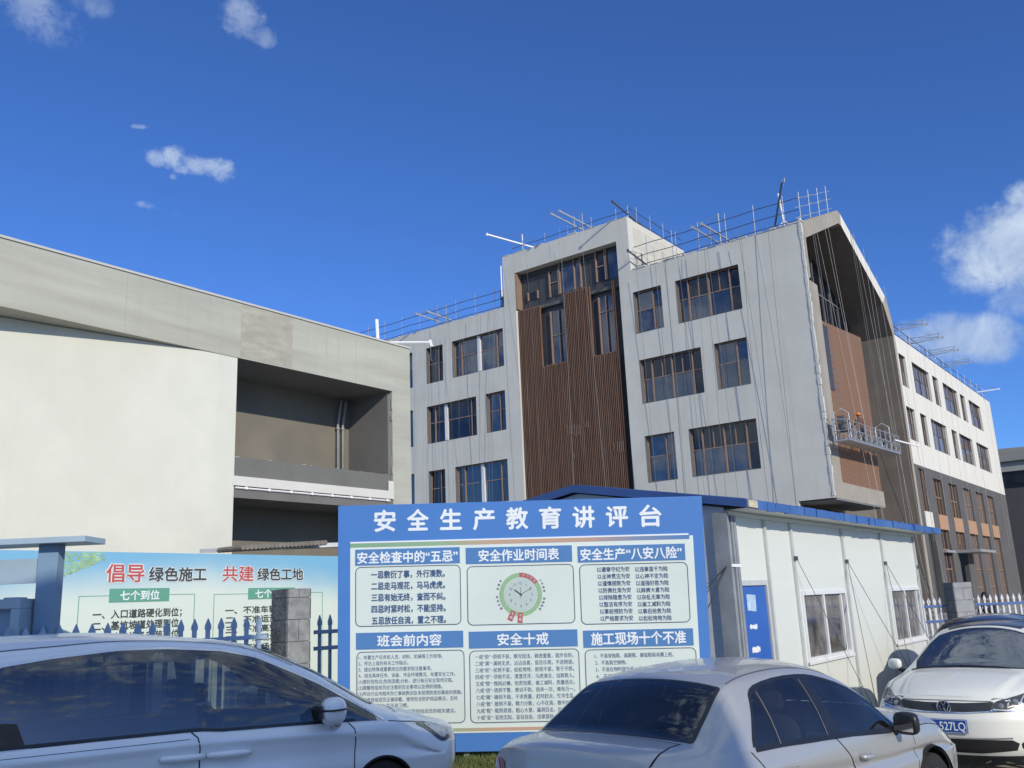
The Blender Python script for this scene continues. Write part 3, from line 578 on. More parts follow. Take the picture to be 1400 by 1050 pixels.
for (v, z) in ((2.2, 21.2), (3.6, 21.8), (4.3, 22), (9.0, 22.2), (10.4, 21.5), (11.6, 21), (12.8, 20.4), (13.9, 19.9)):
    rope(.05+rr.random()*.2, v, (20.5+v*.42 if v < 6.85 else 23.4-(v-7.3)*.437)-.05, .3+rr.random(), v+rr.uniform(.2, 1.6), 1.5, 'pale rope hanging inside the gabled portal', 'ropes in the gabled portal', m=m_ropelt, r=.008, sag=rr.uniform(-.05, .1))
for v in (17.2, 21.6, 24.3, 27.4, 29.3, 32.8, 35.9, 42.2, 43.5):
    rope(WU+.4, wv(v), 20.8, WU+.3, wv(v+rr.uniform(-.2, .3)), 5, 'thin rope hanging down the cream side wing', 'ropes down the cream wing', m=m_ropelt, r=.009, sag=.02)

# suspended work platform with a worker
go = bthing('suspended_platform', .75, -.15, 8.85, 'galvanised suspended work platform hanging before the brown panel', 'work platform')
L = 8.9; tl = lambda y: .022*y
b = MB(); b.add([(x, y, z+tl(y)) for x in (-.38, .38) for y in (0, L) for z in (0, .07)], [(0, 1, 3, 2), (4, 6, 7, 5), (0, 4, 5, 1), (2, 3, 7, 6), (0, 2, 6, 4), (1, 5, 7, 3)]); b.build('deck', m_galv, go)
b = MB()
for x, h in ((-.36, 1.15), (.36, 1.0)):
    for z in (.12, .55, h): b.tube([(x, 0, z), (x, L, z+tl(L))], .028, 5)
    n = 10
    for i in range(n+1): y = L*i/n; b.tube([(x, y, .05+tl(y)), (x, y, h+tl(y))], .026, 5)
    for i in range(n): y0, y1 = L*i/n, L*(i+1)/n; ym = (y0+y1)/2; b.tube([(x, y0, .12+tl(y0)), (x, ym, .54+tl(ym)), (x, y1, .12+tl(y1))], .016, 4)
for y in (0, L): b.tube([(-.36, y, 1.1+tl(y)), (.36, y, 1+tl(y))], .03, 5); b.tube([(-.36, y, .5+tl(y)), (.36, y, .5+tl(y))], .025, 5)
b.build('guard_rail', m_galv, go)
for y in (.45, L-1.6):
    b = MB(); b.tube([(-.3, y-.3, tl(y)+.1), (-.3, y-.3, 1.4+tl(y)), (.0, y-.1, 1.62+tl(y)), (.3, y+.1, 1.4+tl(y)), (.3, y+.1, .1+tl(y))], .035, 6); hf = b.build('hoist_frame', m_galv, go)
    b = MB(); b.box(-.16, .16, y-.28, y+.12, .6+tl(y), 1.25+tl(y)); b.box(-.22, .2, y+.14, y+.3, .5+tl(y), .9+tl(y)); b.build('hoist_motor', m_roofd, hf)
    b = MB(); zt_ = 11.0 if y < 2 else 13.4; b.tube([(0, y-.1, 1.62+tl(y)), (-.3, y-.1+.2, zt_)], .012, 4); b.tube([(.1, y, 1.2), (-.25, y+.25, zt_)], .011, 4); b.build('wire_rope', m_rope, hf)
b = MB(); b.box(-.3, .3, 5.2, 5.7, .21, .75); b.build('control_box', m_galv, go)
b = MB(); b.beam((.3, L-.6, .95), (.55, L+3.6, 1.02), .06, .08); b.build('spacer_bar', m_wpole, go)
o = bthing('paint_bucket', .7, 6.3, 9.06, 'white bucket standing on the suspended platform', 'bucket'); b = MB(); b.lathe([(0, 0), (.14, 0), (.17, .35), (.155, .35), (.13, .03), (0, .03)], (0, 0, 0), 'z', 16); b.build('pail', m_wpole, o, smooth=True)

# ---------------------------------------------------------------- unfinished building on the left
LB0 = Vector((-3.23, 28.0, .1))
lb = tag(empty('concrete_building', LB0, YAW), 'unfinished flat roofed building on the left with a deep concrete fascia and open recesses', 'building')
b = MB(); b.box(-9, 0, -24, 0, 8.42, 9.93); b.build('fascia', m_conc, lb)
b = MB(); b.box(-9, .035, -24, .03, 9.93, 9.985); b.build('coping', mat('coping', (.5, .5, .47), .9, .06, 1, .1), lb)
b = MB(); b.box(-7, -.004, -.8, -.004, -.5, 8.42); b.build('end_pier', m_conc, lb)
# broken plaster along the pier edge
b = MB(); z = 3.2
while z < 8.1:
    h = rnd.uniform(.1, .5); b.box(-.05, .002+rnd.random()*.004, -.80-rnd.uniform(.0, .03), -.77, z, z+h); z += h*rnd.uniform(1.2, 3.0)
b.build('chipped_edge', m_conc, lb)
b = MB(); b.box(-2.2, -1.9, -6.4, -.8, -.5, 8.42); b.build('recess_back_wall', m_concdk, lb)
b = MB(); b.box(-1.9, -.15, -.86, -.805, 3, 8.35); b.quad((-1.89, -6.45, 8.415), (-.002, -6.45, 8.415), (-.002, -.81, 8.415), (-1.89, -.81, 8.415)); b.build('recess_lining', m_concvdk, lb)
b = MB(); b.box(-.25, -.06, -6.45, -.81, 5.33, 5.82); b.build('parapet', mat('parapet_grey', (.155, .155, .145), .9, .1, 1, .15), lb)
b = MB(); y = -6.4
while y < -.9:
    l = rnd.uniform(.03, .16); b.box(-.252, -.055, y, y+l, 5.815, 5.826+rnd.random()*.008); y += l+rnd.uniform(.15, 1.3)
b.build('parapet_chips', m_conc, lb)
b = MB(); b.box(-1.9, .012, -6.5, -.79, 5.08, 5.32); b.box(-.03, .0125, -1.0, -.79, 5.32, 5.62); b.build('floor_slab', mat('slab_white', (.62, .62, .57), .9, .05, 1, .15), lb)
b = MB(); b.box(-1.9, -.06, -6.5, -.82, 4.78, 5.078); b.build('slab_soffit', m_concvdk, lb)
b = MB(); b.tube([(-.03, -6.4, 5.03), (-.03, -.9, 5.03)], .025)
for y in np.arange(-6.1, -1, .72): b.box(-.05, .0, y, y+.06, 5.0, 5.075)
b.build('conduit', m_wpole, lb)
for (y) in (-1.42, -1.22):
    b = MB(); b.tube([(-1.78, y, 5.4), (-1.78, y, 7.55), (-1.6, y-.02, 8.3)], .04, 8)
    for z in (6.05, 7.4): b.tube([(-1.78, y, z), (-1.78, y, z+.07)], .06, 8)
    b.build('drain_pipe', mat('pipe_grey', (.33, .34, .36), .4, .1, 5, 0), lb, smooth=True)
# plastered wall that bends away under the fascia
cv = [(-.001-.72*(max(0, -7.2-y)/5.2)**1.12, y) for y in np.linspace(-6.46, -24, 60)]
b = MB(); n = len(cv)
b.add([(x, y, z) for z in (-.5, 8.405) for x, y in cv], [(i, i+n, i+n+1, i+1) for i in range(n-1)]); b.build('plastered_wall', m_white, lb, smooth=True)
b = MB(); b.quad((-.001, -6.459, -.5), (-.5, -6.459, -.5), (-.5, -6.459, 8.405), (-.001, -6.459, 8.405)); b.add([(x, y, 8.405) for x, y in cv]+[(x-.5, y+.1, 8.405) for x, y in cv[::-1]], [tuple(range(2*n))]); b.build('wall_return', m_white, lb)
b = MB(); b.box(0.0, .004, -6.38, -4.68, 8.46, 9.90); b.build('exposed_patch', m_patch, lb)
b = MB()
for y in (-3.45, -2.3, -9.6): b.box(.0, .003, y-.006, y+.006, 8.44, 9.92)
b.build('form_joint', mat('form_line', (.36, .365, .315), .9, .1, 2, .1), lb)
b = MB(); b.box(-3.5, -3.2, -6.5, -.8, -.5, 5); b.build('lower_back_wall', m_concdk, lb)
o = tag(empty('rigging_beam', LB0+U*-1.2+V*-.6+ZV*9.98, YAW), 'white rigging beam at the corner of the flat roofed concrete building', 'rigging beam', 'suspended platform rigging beams on the roofs')
b = MB(); b.tube([(.95, -.55, -.05), (.9, -.55, .75)], .055); b.build('post', m_wpole, o)
b = MB(); b.tube([(-.2, -.6, .22), (1.75, 1.0, .14)], .04); b.tube([(1.73, .98, .22), (1.77, 1.02, .0)], .05); b.build('beam', m_wpole, o)
b = MB(); b.tube([(1.75, 1.0, .05), (1.75, 1.0, -.4), (1.8, 1.0, -.5)], .012, 4); b.build('hook_line', m_rope, o)

# ---------------------------------------------------------------- far buildings on the right
fb = tag(empty('distant_building', bw2(-2, 80, 0), YAW), 'pale grey building with a flat roof far behind the cream wing', 'building')
b = MB(); wall(b, 0, 46, 0, 16.2, [(1.2+i*8, 6.2+i*8, 12.6, 15.0) for i in range(5)], lambda a, z, d: (a-14.5, d, z), .4); b.build('wall', mat('far_grey', (.34, .34, .33), .9, .06, .4, .1), fb)
b = MB(); b.prism([(-15, 16.2), (32, 16.2), (32, 16.6), (-15, 18.2)], 'y', -.5, 14); b.build('roof', mat('far_roof', (.27, .265, .25), .9, .1, .5, .2, aniso=(.1, .1, 3)), fb)
for i in range(5): f = MB(); f.box(-13.3+i*8, -8.3+i*8, .30, .36, 12.6, 15.0); f.build('window', m_paned, fb)
fd = tag(empty('dark_block', bw2(.5, 76, 0), YAW), 'dark grey low block beside the far end of the cream wing', 'building')
b = MB(); b.box(-12, 30, 0, 3, -.1, 12.6); b.build('wall', mat('far_dark', (.07, .07, .075), .9, .1, .4, .1), fd)
b = MB()
for x in (-8, -2.5, 4, 9.5): b.box(x, x+.35, -.12, 0, -.1, 12.4)
b.build('rib', mat('far_dark2', (.10, .10, .105), .9, .1, .4, .1), fd)

# ---------------------------------------------------------------- unseen block added behind the camera, stepped to shade only the left foreground
bb = tag(empty('shade_caster', (8.67, -6.0, 0), math.atan2(-.512, -.859)), 'unseen stepped white block added behind the camera to shade the left foreground', 'building')
hs_ = [(1.9+i*2.2, 3.3+i*2.2, 1.2+j*3.4, 3.0+j*3.4) for i in range(3) for j in range(3)]
RW = 8.2
b = MB(); wall(b, 1.25, RW, -.2, 11.9, hs_, lambda a, z, d: (a, d, z), .25); b.box(1.25, 1.55, .25, 5, -.2, 11.9); b.box(RW-.3, RW, .25, 5, -.2, 11.9); b.box(1.55, RW-.3, .25, 5, 11.6, 11.8)
b.box(0, 1.249, .05, 4, -.2, 9.8)
b.build('wall', mat('rear_render', (.66, .64, .60), .9, .1, .6, .1), bb)
for h in hs_:
    f = MB(); f.box(h[0], h[1], .12, .2, h[2], h[3]); f.build('window', m_paned, bb)
# ---------------------------------------------------------------- raised lawn strip with the notice board
m_soil = mat('turf_soil', (.055, .075, .035), .95, .3, 3, .4)
b = MB(); b.box(-3.4, 1.75, 10.35, 12.2, 0, .2); tag(b.build('lawn', m_soil, None), kind='structure')
b = MB(); rg = random.Random(9)
for i in range(15000):
    x, y = rg.uniform(-2.3, 1.7), rg.uniform(10.36, 11.9); h = rg.uniform(.03, .085); a = rg.uniform(0, 6.28); w_ = rg.uniform(.004, .009); lx, ly = rg.uniform(-.03, .03), rg.uniform(-.03, .03)
    ca, sa = math.cos(a)*w_, math.sin(a)*w_
    b.add([(x-ca, y-sa, .195), (x+ca, y+sa, .195), (x+lx, y+ly, .2+h)], [(0, 1, 2)])
tag(b.build('grass', mat('grass_blade', (.085, .125, .04), .7, .5, 2.5, 0, stain=(.20, .20, .07), stain_amt=.6, stain_scale=2), None), kind='stuff')
b = MB()
for i in range(36):
    if 1: b.box(-3.4+i*.143, -3.4+i*.143+.137, 10.27, 10.345, -.02, .17)
tag(b.build('kerb', mat('kerb_stone', (.3, .3, .29), .9, .15, 3, .3), None), kind='structure')

# notice board
Bo = Vector((-.029, 11.45, .274)); Ba = Vector((.999, -.028, -.019)).normalized(); Bn = Vector((-.030, -.996, -.079)); Bu = Bn.cross(Ba)*-1
Bu = Ba.cross(Bn)*-1 if (Ba.cross(Bn)*-1).z > 0 else Ba.cross(Bn); Bu.normalize(); Bn = Bu.cross(Ba)*-1 if (Bu.cross(Ba)*-1).y < 0 else Bu.cross(Ba)
board = bpy.data.objects.new('notice_board', None); COL.objects.link(board)
By = -Bn
board.matrix_world = Matrix(((Ba.x, By.x, Bu.x, Bo.x), (Ba.y, By.y, Bu.y, Bo.y), (Ba.z, By.z, Bu.z, Bo.z), (0, 0, 0, 1)))
tag(board, 'large blue and white safety notice board with six text boxes and a clock drawing', 'notice board')
def flat(name, col, rough=.42, var=.05): return mat(name, col, rough, var, .8, .03, spec=.4, fine=2.5)
m_bblue = flat('board_blue', (.075, .215, .56)); m_bhead = flat('heading_blue', (.09, .225, .49)); m_bwhite = flat('board_white', (.70, .785, .75)); m_bbox = flat('box_white', (.66, .745, .71)); m_ink = flat('ink_blue', (.06, .115, .24)); m_line = flat('line_navy', (.07, .11, .17)); m_letter = flat('letter_white', (.78, .84, .88))
BW, BH = 4.476, 2.927
b = MB(); b.box(-BW/2, BW/2, 0, .06, 0, BH); b.build('panel', m_bblue, board, bevel=.004)
b = MB()
for x in (-2.0, -.7, .7, 2.0): b.box(x-.03, x+.03, .061, .12, -.35, BH-.1)
b.box(-2.1, 2.1, .121, .16, .5, .56); b.box(-2.1, 2.1, .121, .16, 2.3, 2.36); b.build('support_frame', m_galv, board)
b = MB(); b.box(-2.085, 2.105, -.004, 0, .215, 2.455); b.add([(-2.085, -.004, 2.455), (2.06, -.004, 2.41), (2.06, -.004, 2.455)], []); b.build('text_area', m_bwhite, board)
# tapered colour stripes (green to orange)
m_str = bpy.data.materials.new('gradient_stripe'); m_str.use_nodes = True; t = m_str.node_tree; p = t.nodes['Principled BSDF']; p.inputs['Roughness'].default_value = .5
tcn = N(t, 'ShaderNodeTexCoord'); sx = N(t, 'ShaderNodeSeparateXYZ'); t.links.new(tcn.outputs['Object'], sx.inputs[0]); mrn = N(t, 'ShaderNodeMapRange'); t.links.new(sx.outputs[0], mrn.inputs[0]); mrn.inputs[1].default_value = -2; mrn.inputs[2].default_value = 2
rp = N(t, 'ShaderNodeValToRGB'); t.links.new(mrn.outputs[0], rp.inputs[0]); e = rp.color_ramp.elements; e[0].position = 0; e[0].color = (.22, .40, .26, 1); e[1].position = 1; e[1].color = (.085, .22, .48, 1)
for pos, c in ((.25, (.28, .44, .28, 1)), (.42, (.55, .36, .26, 1)), (.7, (.5, .33, .26, 1)), (.86, (.2, .27, .42, 1))): q = e.new(pos); q.color = c
t.links.new(rp.outputs[0], p.inputs['Base Color'])
b = MB(); b.box(-2.085, 2.06, -.007, -.004, 2.415, 2.462); b.box(-2.085, 2.1, -.007, -.004, .235, .272); b.build('colour_stripe', m_str, board)
b = MB(); b.box(-2.085, 2.052, -.009, -.004, 2.463, 2.482); b.build('white_rule', m_letter, board)
def rrect(x0, x1, z0, z1, r, n=6):
    pts = []
    for (cx, cz, a0) in ((x1-r, z1-r, 0), (x0+r, z1-r, 90), (x0+r, z0+r, 180), (x1-r, z0+r, 270)):
        for k in range(n+1): a = R(a0+90*k/n); pts.append((cx+r*math.cos(a), cz+r*math.sin(a)))
    return pts
def textbox(x0, x1, z0, z1):
    b = MB(); p = rrect(x0, x1, z0, z1, .06); b.add([(x, -.006, z) for x, z in p], [tuple(range(len(p)))]); o = b.build('text_box', m_bbox, board)
    q = rrect(x0-.006, x1+.006, z0-.006, z1+.006, .066); q2 = rrect(x0+.004, x1-.004, z0+.004, z1-.004, .056); b = MB(); n = len(q)
    b.add([(x, -.0075, z) for x, z in q]+[(x, -.0075, z) for x, z in q2], [(i, (i+1) % n, n+(i+1) % n, n+i) for i in range(n)]); b.build('border_line', m_line, o); return o
def heading(x0, x1, z0, z1, s, tx0, tx1, tz, th):
    b = MB(); b.box(x0, x1, -.009, -.004, z0, z1); o = b.build('heading_bar', m_bhead, board); b = MB(); text_mesh(b, s, tx0, tz, th, tx1-tx0, bold=.03, y=-.0105); b.build('lettering', m_letter, o)
for i, ch in enumerate('安全生产教育讲评台'):
    b = MB(); text_mesh(b, ch, -1.785+i*.4075, 2.597-i*.003, .262, .258, bold=.034, y=-.003); b.build('title_character', m_letter, board)
heading(-2.022, -.737, 2.195, 2.388, '安全检查中的“五忌”', -1.995, -.765, 2.215, .14)
heading(-.663, .632, 2.18, 2.376, '安全作业时间表', -.507, .470, 2.205, .142)
heading(.70, 2.0, 2.165, 2.360, '安全生产“八安八险”', .735, 1.955, 2.187, .142)
heading(-2.012, -.712, 1.200, 1.395, '班会前内容', -1.753, -.976, 1.228, .135)
heading(-.645, .662, 1.183, 1.38, '安全十戒', -.300, .312, 1.210, .14)
heading(.73, 2.042, 1.163, 1.362, '施工现场十个不准', .826, 1.951, 1.187, .15)
boxes = [textbox(-2.015, -.737, 1.472, 2.172), textbox(-.65, .638, 1.457, 2.147), textbox(.718, 2.015, 1.437, 2.135), textbox(-2.0, -.708, .335, 1.167), textbox(-.638, .668, .330, 1.152), textbox(.746, 2.06, .33, 1.135)]
def lines(o, ls, bold=.012, m=m_ink):
    b = MB()
    for (s, x, z, h, w_) in ls: text_mesh(b, s, x, z, h, w_, bold=bold, y=-.0085)
    b.build('lettering', m, o)
T1 = ['一忌敷衍了事，外行凑数。', '二忌走马观花，马马虎虎。', '三忌有始无终，查而不纠。', '四忌时紧时松，不能坚持。', '五忌放任自流，置之不理。']
lines(boxes[0], [(s, -1.826+i*.0018, 2.034-i*.1365, .092, .90) for i, s in enumerate(T1)], .035)
A3 = ['以遵章守纪为安', '以全神贯注为安', '以谨慎细致为安', '以防微杜渐为安', '以排除隐患为安', '以整洁有序为安', '以事前预防为安', '以严格要求为安']
B3 = ['以违章蛮干为险', '以心神不定为险', '以逞强好胜为险', '以麻痹大意为险', '以杂乱无章为险', '以偷工减料为险', '以事后抢救为险', '以松松垮垮为险']
lines(boxes[2], [(s, .928+i*.0026, 2.044-i*.0825, .062, .39) for i, s in enumerate(A3)]+[(s, 1.387+i*.0026, 2.037-i*.0825, .062, .392) for i, s in enumerate(B3)], .016)
T4 = [('1、布置生产任务和人员、材料、机械等工作安排。', 1.016), ('2、传达上级的有关工作指示。', .60), ('3、提出特殊或重要岗位的要求和注意事项。', .885), ('4、结合具体任务、设备、作业环境情况，布置安全工作。', 1.165), ('(1)做好危险点(危险因素)分析，进行每日安全现场交底。', 1.14), ('(2)提醒班组成员应注意的安全事项以及预防措施。', 1.01), ('(3)传达行业内相关伤亡事故教训及本班预防类似事故的措施。', 1.245), ('(4)检查班组成员正确穿戴、使用安全防护用品情况，及时', 1.19), ('纠正班组人员不良习惯。', .52), ('5、检查上一班工作情况，听取班组成员的相关建议。', 1.165)]
lines(boxes[3], [(s, -1.982+(.08 if i == 8 else 0), 1.080-i*.0702, .052, w_) for i, (s, w_) in enumerate(T4)], .012)
T5 = ['一戒“骄”··骄则不前，眼光短浅，顾虑重重，固步自封。', '二戒“满”··满则无求，沾沾自喜，盲目乐观，不进则退。', '三戒“松”··松则不紧，松松垮垮，抓而不紧，等于不抓。', '四戒“浮”··浮则不实，漂漂浮浮，马虎凑合，自欺欺人。', '五戒“惰”··惰则必懒，怕苦怕累，偷工减料，质量低劣。', '六戒“侥”··侥则不警，教训不取，侥幸一次，难免万一。', '七戒“躁”··躁则不稳，不求质量，赶时赶点，忙中生乱。', '八戒“散”··散则不凝，精力分散，心不在焉，散中出错。', '九戒“粗”··粗则易错，粗心大意，漏洞百出，后患无穷。', '十戒“盲”··盲则无知，盲目自信，违章冒险，盲中出事。']
lines(boxes[4], [(s, -.576+i*.0012, 1.055-i*.0775, .056, 1.18) for i, s in enumerate(T5)], .012)
T6 = [('1、不准穿拖鞋、高跟鞋、硬底鞋和赤膊上班。', .936), ('2、不准高空抛物。', .372), ('3、不准在物料提升机上乘人。', .62), ('4、不准', .19)]
lines(boxes[5], [(s, .858+i*.003, 1.038-i*.0785, .055, w_) for i, (s, w_) in enumerate(T6)], .012)
# clock drawing
cx, cz = -.005, 1.805
def ring(r0, r1, a0, a1, y, mb, n=48):
    k = max(2, int(n*abs(a1-a0)/360)); vs = []
    for i in range(k+1): a = R(a0+(a1-a0)*i/k); vs += [(cx+r0*math.sin(a), y, cz+r0*math.cos(a)), (cx+r1*math.sin(a), y, cz+r1*math.cos(a))]
    mb.add(vs, [(2*i, 2*i+2, 2*i+3, 2*i+1) for i in range(k)])
m_cg = flat('clock_green', (.30, .50, .29)); m_cr = flat('clock_red', (.46, .13, .13)); m_cf = flat('clock_face', (.50, .60, .59))
b = MB(); ring(0, .197, 0, 360, -.0085, b); face = b.build('clock_face', m_cf, board)
b = MB(); ring(.205, .258, 55, 360, -.009, b); b.build('green_ring', m_cg, face)
b = MB(); ring(.205, .258, -3, 55, -.0095, b)
for (a, w_) in ((183, .03), (205, .032)):
    d = Vector((math.sin(R(a)), 0, math.cos(R(a)))); e_ = Vector((d.z, 0, -d.x)); c0 = Vector((cx, -.0098, cz)); b.quad(*[tuple(c0+d*x+e_*y) for x, y in ((.215, -w_), (.215, w_), (.335, w_), (.335, -w_))])
b.build('red_sector', m_cr, face)
b = MB()
for k_, s in enumerate(['12', '1', '2', '3', '4', '5', '6', '7', '8', '9', '10', '11']):
    a = R(k_*30); text_mesh(b, s, cx+.135*math.sin(a), cz+.135*math.cos(a)-.02, .042, None, bold=.004, y=-.0105, align='c')
b.build('numeral', flat('numeral_grey', (.16, .20, .21)), face)
def hand(a, l, w_, mb):
    d = Vector((math.sin(R(a)), 0, math.cos(R(a)))); e_ = Vector((d.z, 0, -d.x))*w_; c0 = Vector((cx, -.012, cz)); mb.quad(*[tuple(q) for q in (c0-d*.02-e_, c0-d*.02+e_, c0+d*l+e_, c0+d*l-e_)])
b = MB(); hand(-53, .095, .007, b); hand(61, .155, .0025, b); hand(0, .085, .0018, b); hand(180, .05, .0012, b); b.build('clock_hand', flat('hand_dark', (.05, .07, .07)), face)
def arc_text(mb, s, rad, a0, a1, h, y, outward=True):
    for i, ch in enumerate(s):
        if ch == ' ': continue
        a = R(a0+(a1-a0)*(i/(max(1, len(s)-1)))); rx = Vector((math.cos(a), 0, -math.sin(a))); rz = Vector((math.sin(a), 0, math.cos(a))); c0 = Vector((cx, 0, cz))+rz*rad
        text_mesh(mb, ch, 0, 0, h, None, bold=.014, y=0, align='c', mapf=lambda x, yy, z: tuple(c0+rx*x+rz*(z-h/2)+Vector((0, y, 0))))
b = MB(); arc_text(b, '中午休息', .232, 10, 47, .034, -.0108)
for a in (183, 205): d = Vector((math.sin(R(a)), 0, math.cos(R(a)))); [text_mesh(b, ch, cx+d.x*rr_, cz+d.z*rr_-.017, .034, None, bold=.014, y=-.0108, align='c') for ch, rr_ in (('下', .252), ('班', .295))]
arc_text(b, '上午作业', .232, 290, 236, .03, -.0108); arc_text(b, '下午作业', .232, 90, 138, .03, -.0108); b.build('ring_lettering', m_letter, face)
b = MB(); arc_text(b, '早班会 安全交底', .288, 304, 236, .03, -.0085); arc_text(b, '下午班会 现场检查', .288, 56, 128, .03, -.0085); b.build('outer_lettering', m_ink, face)

# ---------------------------------------------------------------- green site sign, parallel to the wing
G0 = Vector((-5.984, 12.0, 0)); sgn = tag(empty('site_sign', G0, math.atan2(V.y, V.x)), 'wide sky blue and white site sign with red and black characters behind the fence', 'sign')
m_sg = bpy.data.materials.new('printed_sign'); m_sg.use_nodes = True; t = m_sg.node_tree; p = t.nodes['Principled BSDF']; p.inputs['Roughness'].default_value = .45
tcn = N(t, 'ShaderNodeTexCoord'); sx = N(t, 'ShaderNodeSeparateXYZ'); t.links.new(tcn.outputs['Object'], sx.inputs[0])
nn = N(t, 'ShaderNodeTexNoise'); nn.inputs['Scale'].default_value = .7; nn.inputs['Detail'].default_value = 3; t.links.new(tcn.outputs['Object'], nn.inputs[0])
zz = M(t, 'ADD', sx.outputs[2], M(t, 'MULTIPLY', M(t, 'SUBTRACT', nn.outputs['Fac'], .5), .5)); dx = M(t, 'ABSOLUTE', M(t, 'SUBTRACT', sx.outputs[0], 2.2)); zz = M(t, 'ADD', zz, M(t, 'MULTIPLY', dx, .06))
mrn = N(t, 'ShaderNodeMapRange', interpolation_type='SMOOTHSTEP'); t.links.new(zz, mrn.inputs[0]); mrn.inputs[1].default_value = 2.2; mrn.inputs[2].default_value = 2.95
cn = N(t, 'ShaderNodeMix', data_type='RGBA'); t.links.new(mrn.outputs[0], cn.inputs[0]); cn.inputs[6].default_value = (.66, .75, .69, 1); cn.inputs[7].default_value = (.20, .46, .66, 1); t.links.new(cn.outputs[2], p.inputs['Base Color'])
b = MB(); b.box(-1.6, 4.95, 0, .05, .4, 2.885); b.build('panel', m_sg, sgn)
b = MB()
for x in (-1.4, 0, 1.8, 3.4, 4.8): b.box(x-.03, x+.03, .051, .12, 0, 2.8)
b.build('post', m_galv, sgn)
b = MB(); rl = random.Random(4)
for i in range(420):
    t_ = rl.random()**1.2; x = rl.uniform(-.05, .62)*(1-.3*t_); z = 2.87-rl.random()*(.30*(1-x/.75)+.04); r_ = rl.uniform(.008, .028); a = rl.uniform(0, 6.3)
    b.add([(x+r_*math.cos(a), -.003-i*1e-6, z+r_*.6*math.sin(a)), (x-r_*.5*math.sin(a), -.003-i*1e-6, z+r_*.5*math.cos(a)), (x-r_*math.cos(a), -.003-i*1e-6, z-r_*.6*math.sin(a)), (x+r_*.5*math.sin(a), -.003-i*1e-6, z-r_*.5*math.cos(a))], [(0, 1, 2, 3)])
b.build('printed_leaves', mat('leaf_print', (.33, .52, .26), .5, .4, 9, 0), sgn)
m_sw = flat('sign_white', (.72, .77, .76)); m_sbk = flat('sign_black', (.06, .075, .08)); m_sred = flat('sign_red', (.50, .10, .10)); m_sgn = flat('sign_green', (.13, .36, .27))
def outlined(s, x, z, h, w_, m, bold, halo):
    n = len(s)
    b = MB(); text_mesh(b, s, x-.006, z, h, w_+.012, bold=halo, y=-.004); b.build('lettering_halo', m_sw, sgn); b = MB(); text_mesh(b, s, x, z, h, w_, bold=bold, y=-.006); b.build('lettering', m, sgn)
outlined('倡导', .64, 2.475, .25, .555, m_sred, .022, .08); outlined('绿色施工', 1.27, 2.485, .20, .92, m_sbk, .035, .09); outlined('共建', 2.475, 2.475, .235, .56, m_sred, .022, .08); outlined('绿色工地', 3.11, 2.488, .19, .90, m_sbk, .035, .09)
for (x0, x1, z0, z1, s, tx, tz, tw) in ((.70, 1.597, 2.212, 2.395, '七个到位', .855, 2.235, .585), (2.945, 3.85, 2.205, 2.375, '七个不准', 3.075, 2.222, .64)):
    b = MB(); b.box(x0, x1, -.006, 0, z0, z1); hb_ = b.build('heading_bar', m_sgn, sgn); b = MB(); text_mesh(b, s, tx, tz, .13, tw, .03, y=-.008); b.build('lettering', m_letter, hb_)
b = MB()
for (x0, x1, zt_) in ((.28, 2.015, 2.302), (2.335, 4.43, 2.29)):
    b.box(x0, x1, -.004, 0, zt_-.004, zt_+.004); b.box(x0, x0+.01, -.004, 0, .6, zt_-.004); b.box(x1-.01, x1, -.004, 0, .6, zt_-.004)
b.build('border_line', m_sgn, sgn)
b = MB()
for i, s in enumerate(['一、入口道路硬化到位；', '二、基坑坡道处理到位；', '三、冲洗设备安装到位；', '四、清运车辆密闭到位；', '五、拆除湿法作业到位；']): text_mesh(b, s, .487+i*.008, 1.998-i*.150, .118, 1.32, .035, y=-.004)
for i, s in enumerate(['一、不准车辆带泥上路', '二、不准运渣车辆冒装', '三、不准高空抛撒建渣', '四、不准现场搅拌砂浆', '五、不准场地积水扬尘']): text_mesh(b, s, 2.54+i*.008, 1.992-i*.140, .112, 1.60, .035, y=-.004)
b.build('body_lettering', m_sbk, sgn)

# shed roof showing above the sign
sh = tag(empty('site_shed', (-3.1, 18.6, 0), R(52)), 'low shed roof with tiled edge showing between the sky blue sign and the notice board', 'shed')
b = MB(); b.box(-1.4, 3.5, 0, 2.6, 0, 3.0); b.build('wall', mat('shed_blue', (.10, .16, .26), .8, .1, 1, .1), sh)
b = MB(); b.add([(-1.9, -.4, 3.12), (3.9, -.4, 3.42), (3.9, 2.9, 3.55), (-1.9, 2.9, 3.25), (-1.9, -.4, 3.2), (3.9, -.4, 3.5), (3.9, 2.9, 3.63), (-1.9, 2.9, 3.33)], [(0, 3, 2, 1), (4, 5, 6, 7), (0, 1, 5, 4), (1, 2, 6, 5), (2, 3, 7, 6), (3, 0, 4, 7)])
rf_ = b.build('roof', mat('shed_white', (.6, .62, .63), .6, .1, 2, .05), sh)
b = MB()
for i in range(22): b.lathe([(.0, -.2), (.045, -.2), (.045, .5), (0, .5)], (-3.4+i*.085, -.5, 3.08+i*.006), 'y', 8)
b.build('tile_edge', mat('tile_brown', (.20, .18, .155), .9, .2, 5, .2), sh)

